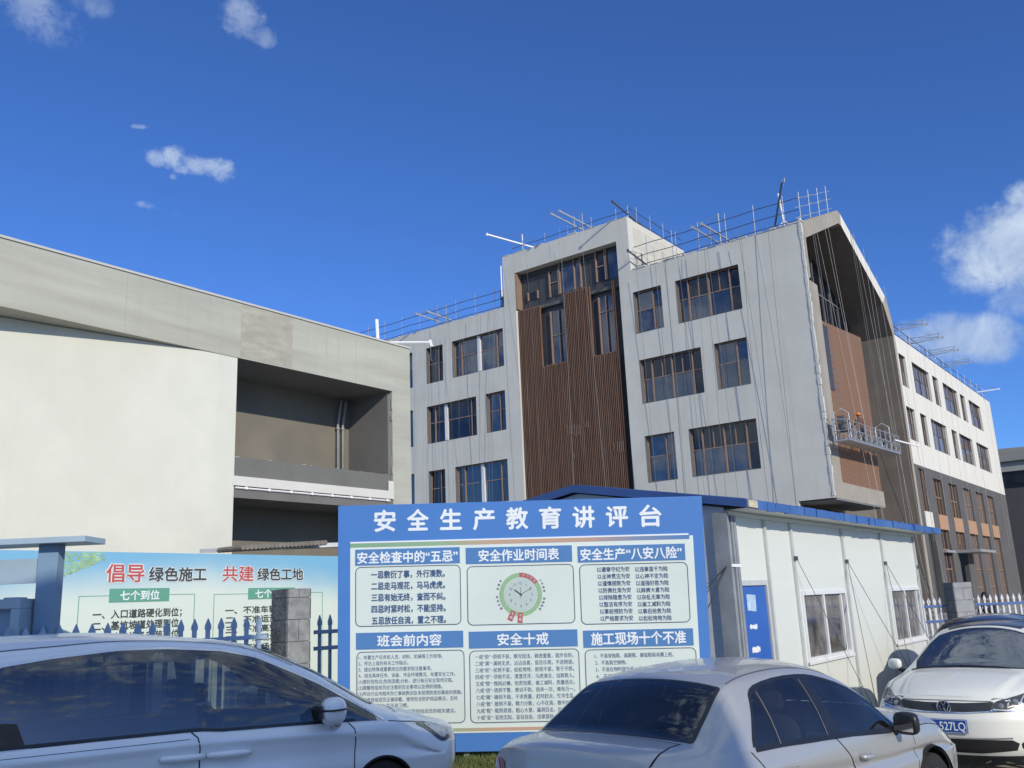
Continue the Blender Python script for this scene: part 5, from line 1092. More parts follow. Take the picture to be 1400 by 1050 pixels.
    def hit(s, proj, a, b, off=0.0, want_n=False):
        if proj in ('R', 'L'): sg_ = 1 if proj == 'R' else -1; o, d = Vector((sg_*3, a, b)), Vector((-sg_, 0, 0))
        elif proj == 'T': o, d = Vector((a, b, 4)), Vector((0, 0, -1))
        elif proj == 'F': o, d = Vector((a, 6, b)), Vector((0, -1, 0))
        elif proj == 'B': o, d = Vector((a, -6, b)), Vector((0, 1, 0))
        p, n, i, t = s.bvh.ray_cast(o, d)
        for e_ in (3e-4, -3e-4, 9e-4, -9e-4):
            if p is not None: break
            p, n, i, t = s.bvh.ray_cast(o+Vector((e_, e_*.7, e_*1.3)), d)
        if p is None: return None
        if n.dot(d) > 0: n = -n
        if want_n:                       # normal averaged over a small neighbourhood
            t1 = d.orthogonal().normalized(); t2 = d.cross(t1); acc = n.copy()
            for (u_, v_) in ((.012, 0), (-.012, 0), (0, .012), (0, -.012)):
                p2, n2, _, _ = s.bvh.ray_cast(o+t1*u_+t2*v_, d)
                if n2 is not None:
                    if n2.dot(d) > 0: n2 = -n2
                    if n2.dot(n) > .85: acc += n2
            return p+n*off, acc.normalized()
        return p+n*off
    def patch(s, proj, poly, name, m, parent, off=.003, holes=(), step=.035, smooth=True):
        pts = densify(poly, step); n0 = len(pts); edges = [(i, (i+1) % n0) for i in range(n0)]
        for h in holes:
            hp = densify(h, step); k = len(pts); pts += hp; edges += [(k+i, k+(i+1) % len(hp)) for i in range(len(hp))]
        P = np.array(pts); lo, hi = P.min(0), P.max(0); inner = inset(poly, step*.5)
        gx, gy = np.meshgrid(np.arange(lo[0]+step*.5, hi[0], step), np.arange(lo[1]+step*.5, hi[1], step)); gx, gy = gx.ravel(), gy.ravel(); k = inpoly(inner, gx, gy)
        for h in holes: k &= ~inpoly(inset(h, -step*.4), gx, gy)
        pts += list(zip(gx[k], gy[k]))
        r = delaunay_2d_cdt([Vector(p) for p in pts], edges, [], 0, 1e-6); v2, _, f2 = r[0], r[1], r[2]
        vs = []; ok = []; nv = []
        for p in v2:
            q = s.hit(proj, p.x, p.y, off, True); ok.append(q is not None); vs.append(tuple(q[0]) if q is not None else (0, 0, 0)); nv.append(tuple(q[1]) if q is not None else (0, 0, 1))
        fs = []
        for f in f2:
            cx_, cy_ = sum(v2[i].x for i in f)/len(f), sum(v2[i].y for i in f)/len(f)
            if not inpoly(poly, cx_, cy_) or any(inpoly(h, cx_, cy_) for h in holes) or not all(ok[i] for i in f): continue
            a, b, c = (Vector(vs[i]) for i in f[:3]); nn_ = (b-a).cross(c-a); dirn = {'R': Vector((1, 0, 0)), 'L': Vector((-1, 0, 0)), 'T': Vector((0, 0, 1)), 'F': Vector((0, 1, 0)), 'B': Vector((0, -1, 0))}[proj]
            fs.append(tuple(f) if nn_.dot(dirn) > 0 else tuple(f)[::-1])
        me = bpy.data.meshes.new(name); me.from_pydata(vs, [], fs); me.materials.append(m); me.shade_smooth(); me.normals_split_custom_set_from_vertices(nv)
        o = bpy.data.objects.new(name, me); COL.objects.link(o); o.parent = parent; return o
    def ribbon(s, proj, line, w_, mb, off=.0018, step=.03):
        pl_ = [np.array(line[0], float)]
        for q in line[1:]:
            a = pl_[-1]; q = np.array(q, float); k = max(1, int(np.linalg.norm(q-a)/step)); pl_ += [a+(q-a)*i/k for i in range(1, k+1)]
        vs = []
        for i, p in enumerate(pl_):
            t = pl_[min(i+1, len(pl_)-1)]-pl_[max(0, i-1)]; t /= np.linalg.norm(t)+1e-9; nn_ = np.array([-t[1], t[0]])*w_/2
            for sg_ in (1, -1):
                q = s.hit(proj, *(p+nn_*sg_), off); vs.append(tuple(q) if q is not None else None)
        fs = [(2*i, 2*i+1, 2*i+3, 2*i+2) for i in range(len(pl_)-1) if all(vs[k] is not None for k in (2*i, 2*i+1, 2*i+3, 2*i+2))]
        mb.add([v or (0, 0, 0) for v in vs], fs)
    def body(s, m, parent, side_holes=(), top_holes=(), wheels=(), R_=.36):
        c = np.array([s.V[list(f)].mean(0) for f in s.F]); keep = np.ones(len(c), bool)
        for h in side_holes: keep &= ~((np.abs(c[:, 0]) > .4) & inpoly(inset(h, .010), c[:, 1], c[:, 2]))
        for h in top_holes: keep &= ~((c[:, 2] > .8) & inpoly(inset(h, .010), c[:, 0], c[:, 1]))
        for wy in wheels: keep &= ~((np.abs(c[:, 0]) > .5) & ((c[:, 1]-wy)**2+(c[:, 2]-.31)**2 < R_**2) & (c[:, 2] < .9))
        b = MB(); b.v = [tuple(v) for v in s.V]; b.f = [tuple(f) for f, k in zip(s.F, keep) if k]; return b.build('body', m, parent, smooth=True)
m_tyre = mat('tyre_rubber', (.018, .018, .019), .85, .2, 12, .2); m_rim = mat('alloy_rim', (.42, .43, .45), .3, .1, 5, 0, metal=.8); m_blk = mat('black_trim', (.012, .013, .016), .35, .2, 5, 0, spec=.5); m_blkm = mat('matt_black', (.014, .014, .015), .8, .2, 5, 0)
m_gap = mat('panel_gap', (.008, .009, .012), .9, .1, 5, 0); m_chrome = mat('chrome', (.62, .64, .66), .12, .05, 5, 0, metal=1.0); mat('satin_trim', (.20, .20, .21), .5, .1, 5, 0, metal=.3); m_seat = mat('seat_fabric', (.035, .035, .04), .9, .2, 8, .2); m_lamp = mat('headlamp_lens', (.28, .30, .33), .12, .35, 14, 0, spec=.8, coat=1); m_lampd = mat('headlamp_dark', (.055, .06, .068), .25, .4, 14, 0, spec=.4, coat=.4); m_lampw = mat('lamp_reflector', (.50, .52, .54), .3, .2, 12, 0, metal=.2, coat=.5)
def wheel(root, x, y, r=.31, rim_m=None):
    sg_ = 1 if x > 0 else -1; t_ = MB(); t_.lathe([(r*.66, -.09), (r*.9, -.10), (r*.99, -.075), (r, -.03), (r, .03), (r*.99, .075), (r*.9, .10), (r*.66, .09)], (x, y, r), 'x', 36); wh = t_.build('wheel', m_tyre, root, smooth=True)
    b = MB(); b.lathe([(r*.67, .085*sg_), (r*.63, .05*sg_), (r*.6, -.06*sg_)], (x, y, r), 'x', 30); b.lathe([(0, .07*sg_), (r*.16, .065*sg_), (r*.18, .03*sg_)], (x, y, r), 'x', 16)
    for k in range(5):
        a = 2*math.pi*k/5+.3; ca, sa = math.cos(a), math.sin(a); b.beam((x+.055*sg_, y+ca*r*.12, r+sa*r*.12), (x+.07*sg_, y+ca*r*.65, r+sa*r*.65), .022, .075)
    b.build('rim', rim_m or m_rim, wh, smooth=False); return wh
def superell(cx_, cy_, cz_, a, b_, c, e=.55, nu=24, nv=14, shear=0.0):
    f = lambda t, p: math.copysign(abs(t)**p, t); vs = []; m = MB()
    for i in range(nv+1):
        v = -math.pi/2+math.pi*i/nv
        for k in range(nu): u = 2*math.pi*k/nu; x = a*f(math.cos(v), e)*f(math.cos(u), e); vs.append((cx_+x, cy_+b_*f(math.cos(v), e)*f(math.sin(u), e)-shear*x, cz_+c*f(math.sin(v), e)))
    m.add(vs, [(i*nu+k, i*nu+(k+1) % nu, (i+1)*nu+(k+1) % nu, (i+1)*nu+k) for i in range(nv) for k in range(nu)]); return m
def interior(root, rows_, zf=.32, wid=1.3, dash=None, wheel_x=-.36, belt=.9):
    for (y, xs_) in rows_:
        for x in xs_:
            b = superell(x, y, zf+.12, .25, .26, .10, .4); st = b.build('seat', m_seat, root, smooth=True)
            b = superell(x, y-.30, zf+.42, .24, .08, .33, .45); b.build('seat_back', m_seat, st, smooth=True); b = superell(x, y-.34, zf+.86, .12, .05, .085, .6); b.build('headrest', m_seat, st, smooth=True)
    if dash is not None:
        b = MB(); b.prism([(dash, belt-.05), (dash+.55, belt-.02), (dash+.6, zf), (dash+.1, zf+.1), (dash-.05, belt-.16)], 'x', -wid/2, wid/2); b.build('dashboard', m_seat, root)
        b = MB(); n = 20; c0 = Vector((wheel_x, dash-.18, belt-.04)); b.tube([c0+Vector((.18*math.cos(2*math.pi*k/n), .07*math.sin(2*math.pi*k/n), .165*math.sin(2*math.pi*k/n))) for k in range(n+1)], .015, 6); b.build('steering_wheel', m_blkm, root)
    b = MB(); b.box(-wid/2, wid/2, -1.6, 1.1, zf-.05, zf); b.build('cabin_floor', m_seat, root)
def arch_trim(root, car, wy, Rr=.36):
    b = MB()
    for pj in ('R', 'L'):
        pts = []
        for k in range(25):
            a = R(-8+196*k/24); q = car.hit(pj, wy+math.cos(a)*(Rr+.006), max(.22, .31+math.sin(a)*(Rr+.006)), .0); 
            if q is not None: pts.append(q)
        b.tube(pts, .013, 6)
        sg_ = 1 if pj == 'R' else -1; n = 24; vs = []
        for k in range(n+1):
            a = R(-15+210*k/n)
            for x in (.91, .50): vs.append((sg_*x*.985, wy+math.cos(a)*(Rr+.005), .31+math.sin(a)*(Rr+.005)))
        b.add(vs, [(2*i, 2*i+1, 2*i+3, 2*i+2) for i in range(n)]); b.add([(sg_*.5, wy+math.cos(R(-15+210*k/n))*(Rr+.005), .31+math.sin(R(-15+210*k/n))*(Rr+.005)) for k in range(n+1)], [tuple(range(n+1))])
    b.build('wheel_arch_liner', m_blkm, root)
def car_root(name, x, y, head, label, cat='car'): return tag(empty(name, (x, y, 0), R(head-90)), label, cat)
def windows(car, root, pj, dlo, panes, gm, trim=m_blk, names=None):
    car.patch(pj, dlo, 'window_trim', trim, root, off=.003, holes=panes)
    for p in panes: car.patch(pj, p, 'window', gm, root, off=.0015)
def handle(car, root, pj, y0, y1, z0, z1, m, cup=True, k=1.0):
    p = car.hit(pj, y0, z0, .028); q = car.hit(pj, y1, z1, .028); a = car.hit(pj, y0-.0, z0, .0); c = car.hit(pj, y1, z1, .0); n = 8
    pts = [a]+[p+(q-p)*(i/n)+((p-a).normalized()*(.012*math.sin(math.pi*i/n))) for i in range(n+1)]+[c]; b = MB(); b.tube(pts, [.013*k]+[(.015+.004*math.sin(math.pi*i/n))*k for i in range(n+1)]+[.013*k], 8); o = b.build('door_handle', m, root, smooth=True)
    if cup: ym, zm_ = (y0+y1)/2, (z0+z1)/2; car.patch(pj, [(ym+.085*k*math.cos(R(q_*20)), zm_+.036*k*math.sin(R(q_*20))) for q_ in range(18)], 'handle_cup', m, o, off=.001)

# ------------------------------ silver saloon
SED = dict(y=(-2.28, 2.28), yf0=1.55, yb0=-1.75, zm=.60,
  keys=dict(zc=[(-2.28, 1.055), (-2.22, 1.078), (-2.1, 1.088), (-1.95, 1.088), (-1.80, 1.088), (-1.72, 1.11), (-1.62, 1.17), (-1.24, 1.385), (-1.05, 1.435), (-.75, 1.472), (-.4, 1.482), (-.1, 1.468), (.2, 1.425), (.45, 1.33), (.8, 1.15), (1.05, 1.02), (1.15, .985), (1.5, .945), (1.9, .87), (2.15, .79), (2.28, .74)],
    zr=[(-2.28, 1.0), (-2.1, 1.045), (-1.9, 1.05), (-1.76, 1.06), (-1.6, 1.145), (-1.24, 1.345), (-1.0, 1.392), (-.6, 1.412), (-.2, 1.392), (.05, 1.352), (.3, 1.275), (.52, 1.155), (.66, 1.03), (.8, .945), (1.05, .925), (1.5, .885), (2.0, .80), (2.28, .70)],
    wr=[(-2.28, .64), (-2.0, .675), (-1.76, .695), (-1.24, .625), (-1.0, .600), (-.5, .575), (-.1, .58), (.1, .60), (.3, .635), (.52, .695), (.66, .755), (.8, .775), (1.1, .755), (1.6, .73), (2.0, .70), (2.28, .66)],
    zb=[(-2.28, .88), (-2.0, .965), (-1.6, .995), (-1.285, .98), (-.35, .945), (0, .925), (.56, .882), (.8, .865), (1.2, .862), (1.6, .83), (2.0, .75), (2.28, .62)],
    wb=[(-2.28, .72), (-2.0, .745), (-1.6, .785), (-1.28, .80), (-.5, .832), (0, .842), (.6, .852), (1.2, .835), (1.8, .80), (2.28, .74)],
    zcr=[(-2.28, .78), (-1.6, .85), (-.5, .80), (.6, .745), (1.4, .72), (2.28, .55)], wcr=[(-2.28, .775), (-1.7, .84), (-1, .865), (0, .872), (1, .878), (1.7, .855), (2.28, .79)],
    wm=[(-2.28, .80), (-1.7, .865), (-1, .882), (1, .886), (1.8, .866), (2.28, .80)], zs=[(-2.28, .26), (-1.8, .2), (1.8, .2), (2.28, .24)]),
  front=[(.2, 2.16), (.35, 2.30), (.5, 2.33), (.62, 2.31), (.7, 2.27), (.76, 2.2)], fA=.36, fn=3.2, fw=.82,
  rear=[(.2, -2.2), (.4, -2.33), (.6, -2.36), (.8, -2.33), (.95, -2.30), (1.02, -2.29), (1.08, -2.27)], rA=.24, rn=3.4, rw=.80)
SED_DLO = chaikin([(-1.285, .972), (-1.25, 1.06), (-1.115, 1.225), (-1.045, 1.315), (-.9, 1.352), (-.55, 1.372), (-.22, 1.362), (0, 1.33), (.3, 1.245), (.52, 1.128), (.68, .985), (.79, .875), (.56, .872), (0, .918), (-.4, .942), (-.96, .967)], 1)
def saloon(root, paint_m, gm, gback, sedan=None):
    car = sedan or Car(SED)
    panes = [rounded(p, .03) for p in ([(-1.255, .995), (-1.09, 1.225), (-1.03, 1.29), (-.985, 1.295), (-.985, .99)], [(-.935, .988), (-.935, 1.305), (-.86, 1.328), (-.55, 1.345), (-.38, 1.343), (-.345, 1.30), (-.33, .963)], [(-.16, .95), (-.175, 1.32), (-.12, 1.332), (0, 1.302), (.28, 1.225), (.50, 1.105), (.64, .985), (.70, .905), (.56, .90), (0, .938)])]
    rw = chaikin([(-.655, -1.70), (-.66, -1.745), (-.63, -1.76), (-.3, -1.782), (0, -1.788), (.3, -1.782), (.63, -1.76), (.66, -1.745), (.655, -1.70), (.585, -1.29), (.575, -1.255), (.54, -1.243), (.3, -1.225), (0, -1.217), (-.3, -1.225), (-.54, -1.243), (-.575, -1.255), (-.585, -1.29)], 1)
    rwi = inset(rw, .028)
    ws = chaikin([(-.70, .86), (-.545, .30), (-.3, .235), (0, .215), (.3, .235), (.545, .30), (.70, .86), (.4, 1.03), (0, 1.085), (-.4, 1.03)], 1); wsi = inset(ws, .03)
    car.body(paint_m, root, [SED_DLO], [rw, ws], (-1.32, 1.30))
    for pj in ('R', 'L'): windows(car, root, pj, SED_DLO, panes, gm)
    car.patch('T', rw, 'window_trim', m_blk, root, off=.003, holes=[rwi]); car.patch('T', rwi, 'rear_window', gback, root, off=.0015)
    car.patch('T', ws, 'window_trim', m_blk, root, off=.003, holes=[wsi]); car.patch('T', wsi, 'windscreen', gm, root, off=.0015)
    b = MB()
    for pj in ('R', 'L'):
        car.ribbon(pj, [(-.34, .945), (-.25, .92), (-.12, .80), (-.02, .69), (.0, .5), (-.02, .3)], .009, b); car.ribbon(pj, [(-1.32, .97), (-1.26, .88), (-1.12, .72), (-.95, .62), (-.93, .5), (-1.02, .3)], .009, b)
        car.ribbon(pj, [(.80, .86), (.98, .80), (1.0, .6), (.92, .3)], .006, b); car.ribbon(pj, [(-.93, .29), (.92, .29)], .006, b); car.ribbon(pj, [(.9, .868), (1.4, .84), (1.95, .745)], .006, b)
    for sg_ in (-1, 1): car.ribbon('T', [(sg_*.60, -1.79), (sg_*.60, -1.9), (sg_*.625, -2.0), (sg_*.645, -2.18)], .009, b)
    car.ribbon('T', [(-.60, -1.80), (0, -1.825), (.60, -1.80)], .006, b)
    b.build('panel_gap', m_gap, root)
    b = MB()
    for sg_ in (-1, 1): car.ribbon('T', [(sg_*.565, -1.18), (sg_*.548, -.9), (sg_*.535, -.4), (sg_*.545, 0), (sg_*.575, .2)], .014, b, off=.001)
    b.build('roof_gutter', mat('gutter_grey', (.10, .105, .11), .6, .1, 4, 0), root)
    b = MB()
    for pj in ('R', 'L'): car.ribbon(pj, [(-.953, 1.30), (-.962, .975)], .009, b, off=.005); car.ribbon(pj, [(-.30, 1.33), (-.345, .955)], .008, b, off=.005)
    b.build('window_divider', MATS['satin_trim'], root)
    b = MB()
    for pj in ('R', 'L'): car.ribbon(pj, [(-1.26, .972), (-.96, .965), (-.4, .94), (0, .918), (.56, .872), (.76, .868)], .022, b, off=.006)
    b.build('belt_seal', m_blk, root)
    for pj in ('R', 'L'): handle(car, root, pj, .03, .19, .765, .755, paint_m); handle(car, root, pj, -1.03, -.87, .825, .815, paint_m)
    for sg_ in (1, -1):
        mr = superell(sg_*.955, .70, .925, .105, .055, .085, .6, shear=.2*sg_).build('side_mirror', m_blk if sedan is None else paint_m, root, smooth=True)
        b = MB(); b.tube([(sg_*.79, .66, .865), (sg_*.88, .69, .862)], [.035, .03], 8); b.build('mirror_arm', m_blkm, mr, smooth=True)
        b = MB(); b.add([(sg_*(.955+dx_), .635+.2*dx_*-1, .925+dz_) for dx_, dz_ in ((-.085, -.05), (.08, -.055), (.085, .045), (-.06, .06))], [(0, 1, 2, 3), (3, 2, 1, 0)]); b.build('mirror_glass', m_chrome, mr)
    tl_poly = chaikin([(.50, .93), (.60, .955), (.76, .93), (.80, .80), (.74, .76), (.52, .79)], 1)
    for sg_ in (1, -1):
        tl = car.patch('B', [(sg_*a, c) for a, c in tl_poly], 'tail_light', mat('tail_red', (.30, .03, .03), .12, .4, 18, 0, coat=1), root, off=.006)
        car.patch('B', [(sg_*a, c) for a, c in [(.56, .87), (.74, .885), (.745, .925), (.62, .94)]], 'tail_reflector', mat('tail_pink', (.58, .26, .24), .15, .3, 20, 0, coat=1), tl, off=.009)
        car.patch('R' if sg_ > 0 else 'L', chaikin([(-2.14, .92), (-1.98, .90), (-2.0, .80), (-2.14, .78)], 1), 'tail_light', MATS['tail_red'], root, off=.006)
    for sg_ in (1, -1): car.patch('F', [(sg_*a, c) for a, c in chaikin([(.42, .70), (.44, .60), (.70, .58), (.79, .66), (.76, .74), (.6, .735)], 1)], 'headlight', m_lamp, root, off=.004)
    car.patch('F', chaikin([(-.40, .66), (.40, .66), (.36, .56), (-.36, .56)], 1), 'grille', m_blkm, root, off=.004)
    car.patch('B', chaikin([(-.3, .52), (.3, .52), (.3, .36), (-.3, .36)], 1), 'number_plate_recess', m_blkm, root, off=.003)
    interior(root, [(.05, (-.36, .36)), (-.85, (-.4, 0, .4))], dash=.55, belt=.86)
    for wy in (-1.32, 1.30):
        arch_trim(root, car, wy)
        for sg_ in (-1, 1): wheel(root, sg_*.79, wy)
    return car
p_silver = paint('silver_paint', (.44, .45, .455), metal=.42, rough=.34, coatw=.7)
g_sed = glass('saloon_glass', (.56, .58, .61), 1.7, 0, dirt=.02); g_sedb = glass('saloon_rear_glass', (.09, .10, .12), 1.75, 0, dirt=.03)
r1 = car_root('saloon_car', 1.803, 7.767, 44.86, 'silver saloon car seen from behind in front of the notice board')
SCAR = saloon(r1, p_silver, g_sed, g_sedb)

# ------------------------------ silver people carrier
VANS = dict(y=(-2.45, 2.66), yf0=1.75, yb0=-1.9, zm=.58,
  keys=dict(zc=[(-2.45, 1.25), (-2.4, 1.5), (-2.25, 1.72), (-2.0, 1.83), (-1.5, 1.88), (-1, 1.878), (-.5, 1.845), (-.1, 1.80), (.3, 1.745), (.7, 1.635), (1.05, 1.48), (1.37, 1.305), (1.6, 1.16), (1.78, 1.05), (1.88, 1.03), (2.1, .995), (2.35, .925), (2.55, .86), (2.66, .82)],
    zr=[(-2.45, 1.1), (-2.3, 1.58), (-2.0, 1.69), (-1.6, 1.728), (-1.26, 1.748), (-.75, 1.775), (-.35, 1.76), (.1, 1.715), (.41, 1.642), (.73, 1.495), (.99, 1.372), (1.2, 1.235), (1.58, 1.01), (1.72, .985), (1.95, .955), (2.2, .905), (2.45, .84), (2.66, .76)],
    wr=[(-2.45, .70), (-2.0, .66), (-1.6, .652), (-.75, .632), (-.35, .636), (.1, .65), (.41, .672), (.73, .722), (.99, .762), (1.2, .808), (1.58, .872), (1.72, .855), (2.0, .80), (2.3, .76), (2.66, .70)],
    zb=[(-2.45, 1.03), (-1.6, 1.048), (-.1, 1.035), (.1, 1.012), (.7, .992), (1.3, .965), (1.6, .948), (1.9, .915), (2.15, .87), (2.4, .79), (2.66, .66)],
    wb=[(-2.45, .82), (-1.6, .872), (0, .885), (1.0, .893), (1.6, .898), (1.9, .875), (2.3, .83), (2.66, .77)],
    zcr=[(-2.45, .94), (-1.36, .948), (-.5, .945), (.05, .932), (.9, .893), (1.7, .822), (2.2, .69), (2.66, .52)], wcr=[(-2.45, .86), (-1.5, .914), (0, .925), (1.0, .93), (1.7, .922), (2.2, .875), (2.66, .81)],
    wm=[(-2.45, .87), (-1.5, .922), (1, .93), (1.8, .925), (2.2, .885), (2.66, .82)], zs=[(-2.45, .26), (-2, .2), (2, .2), (2.66, .26)]),
  front=[(.2, 2.46), (.32, 2.64), (.5, 2.72), (.65, 2.72), (.75, 2.69), (.82, 2.62), (.86, 2.56)], fA=.44, fn=2.7, fw=.84,
  rear=[(.2, -2.4), (.5, -2.5), (.9, -2.48), (1.2, -2.42), (1.6, -2.25)], rA=.2, rn=4, rw=.87)
p_van = paint('pale_silver_paint', (.78, .81, .84), metal=.1, rough=.36, coatw=.7)
r2 = car_root('people_carrier', -3.160, 8.840, 35.68, 'silver people carrier parked side on at the lower left, in shade', 'car')
VC = Car(VANS)
DLO = chaikin([(-2.05, 1.08), (-2.12, 1.30), (-1.9, 1.56), (-1.6, 1.652), (-1.26, 1.69), (-.75, 1.722), (-.35, 1.712), (.1, 1.668), (.41, 1.596), (.73, 1.448), (.99, 1.322), (1.22, 1.182), (1.60, .955), (1.3, .972), (.7, .997), (.06, 1.016), (-.12, 1.038), (-.64, 1.045), (-1.6, 1.052)], 1)
vp = [rounded(p, .035) for p in ([(-1.98, 1.105), (-2.03, 1.30), (-1.86, 1.51), (-1.62, 1.60), (-1.60, 1.085)], [(-1.545, 1.083), (-1.545, 1.618), (-1.26, 1.655), (-.75, 1.69), (-.36, 1.682), (-.30, 1.62), (-.275, 1.075)], [(-.12, 1.068), (-.165, 1.58), (-.10, 1.645), (.1, 1.632), (.40, 1.562), (.70, 1.425), (.93, 1.312), (1.0, 1.23), (1.02, 1.03), (.7, 1.032), (.06, 1.05)], [(1.10, 1.03), (1.10, 1.215), (1.22, 1.14), (1.46, .995)])]
vws = chaikin([(-.76, 1.50), (-.56, .62), (-.3, .49), (0, .46), (.3, .49), (.56, .62), (.76, 1.50), (.5, 1.70), (0, 1.80), (-.5, 1.70)], 1); vwi = inset(vws, .03)
VC.body(p_van, r2, [DLO], [vws], (-1.42, 1.58), .322)
m_film = pane_mat('gloss_black_film', (.006, .008, .012), 1.6, .0)
g_van = glass('privacy_glass', (.20, .22, .25), 2.0, 0, dirt=.012, wave=.10); g_vanf = glass('door_glass', (.45, .48, .50), 1.9, 0, dirt=.012, wave=.08)
for pj in ('R', 'L'):
    VC.patch(pj, DLO, 'window_trim', m_film, r2, off=.003, holes=vp)
    for i, p in enumerate(vp): VC.patch(pj, p, 'window', g_van if i < 2 else g_vanf, r2, off=.0015)
VC.patch('T', vws, 'window_trim', m_blk, r2, off=.003, holes=[vwi]); VC.patch('T', vwi, 'windscreen', g_vanf, r2, off=.0015)
b = MB()
for pj in ('R', 'L'):
    VC.ribbon(pj, [(-.185, 1.036), (-.135, .99), (-.115, .9), (-.11, .3)], .011, b); VC.ribbon(pj, [(1.23, .968), (1.285, .91), (1.30, .8), (1.275, .57), (1.2, .3)], .010, b); VC.ribbon(pj, [(-1.62, 1.05), (-1.6, .9), (-1.45, .74)], .007, b)
    VC.ribbon(pj, [(1.64, .945), (1.98, .895), (2.24, .835)], .007, b); VC.ribbon(pj, [(-2.2, 1.0), (-.2, .985)], .004, b)
VC.ribbon('T', [(.66, 1.84), (.3, 1.94), (0, 1.965), (-.3, 1.94), (-.66, 1.84)], .008, b); VC.ribbon('T', [(.62, .34), (.35, .30), (0, .28), (-.35, .30), (-.62, .34)], .006, b)
b.build('panel_gap', m_gap, r2)
b = MB()
for sg_ in (-1, 1): VC.ribbon('T', [(sg_*.575, -2.0), (sg_*.562, -1), (sg_*.556, -.3), (sg_*.575, .1), (sg_*.60, .42), (sg_*.66, .78)], .020, b, off=.001)
b.build('roof_gutter', MATS['gutter_grey'], r2)
b = MB()
for pj in ('R', 'L'): VC.ribbon(pj, [(-1.6, 1.655), (-1.26, 1.694), (-.75, 1.727), (-.35, 1.717), (.1, 1.673), (.41, 1.601), (.73, 1.453), (.99, 1.327), (1.22, 1.187), (1.60, .955)], .016, b, off=.006)
b.build('chrome_strip', m_chrome, r2)
b = MB()
for pj in ('R', 'L'): VC.ribbon(pj, [(-2.0, 1.072), (-.64, 1.056), (-.12, 1.05), (.06, 1.028), (.7, 1.01), (1.3, .985)], .026, b, off=.006)
b.build('belt_seal', m_blk, r2)
for pj in ('R', 'L'): handle(VC, r2, pj, -.09, -.42, .845, .858, p_van, k=1.7); handle(VC, r2, pj, .30, -.05, .834, .845, p_van, k=1.7)
for sg_ in (1, -1):
    mr = superell(sg_*1.035, 1.02, 1.10, .115, .125, .118, .78, shear=.2*sg_).build('side_mirror', p_van, r2, smooth=True)
    b = MB(); b.tube([(sg_*.885, 1.10, .955), (sg_*.99, 1.08, .985), (sg_*1.0, 1.07, 1.02)], [.045, .04, .04], 8); b.build('mirror_arm', p_van, mr, smooth=True)
    b = MB(); q0 = [(sg_*(1.035+.132*math.cos(R(a))), 1.02+.132*math.sin(R(a))-.2*.115*math.cos(R(a)), 1.115) for a in range(-60, 90, 8)]; b.tube(q0, .009, 5); b.build('indicator_slit', m_blk, mr)
    b = MB(); b.add([(sg_*(1.035+dx_), .885+.01-.2*dx_, 1.10+dz_) for dx_, dz_ in ((-.10, -.07), (.09, -.07), (.09, .06), (-.08, .075))], [(0, 1, 2, 3), (3, 2, 1, 0)]); b.build('mirror_glass', m_chrome, mr)
    hl = VC.patch('R' if sg_ > 0 else 'L', chaikin([(1.96, .895), (2.12, .877), (2.28, .842), (2.40, .79), (2.42, .70), (2.30, .672), (2.22, .715), (2.12, .80)], 1), 'headlight', m_lampd, r2, off=.004)
    VC.patch('R' if sg_ > 0 else 'L', chaikin([(2.08, .868), (2.26, .835), (2.36, .79), (2.38, .735), (2.30, .705), (2.22, .765)], 1), 'lamp_reflector', m_lampw, hl, off=.007)
    VC.patch('F', [(sg_*a, c) for a, c in chaikin([(.45, .80), (.45, .72), (.72, .67), (.80, .74), (.74, .82)], 1)], 'headlight', m_lamp, r2, off=.004)
VC.patch('F', chaikin([(-.5, .78), (.5, .78), (.6, .5), (.45, .3), (-.45, .3), (-.6, .5)], 1), 'grille', m_blkm, r2, off=.004)
interior(r2, [(.35, (-.42, .42)), (-.75, (-.42, .42)), (-1.75, (-.4, .4))], zf=.45, wid=1.45, dash=.95, belt=.98)
for wy in (-1.42, 1.58):
    arch_trim(r2, VC, wy, .322)
    for sg_ in (-1, 1): wheel(r2, sg_*.81, wy, .305)

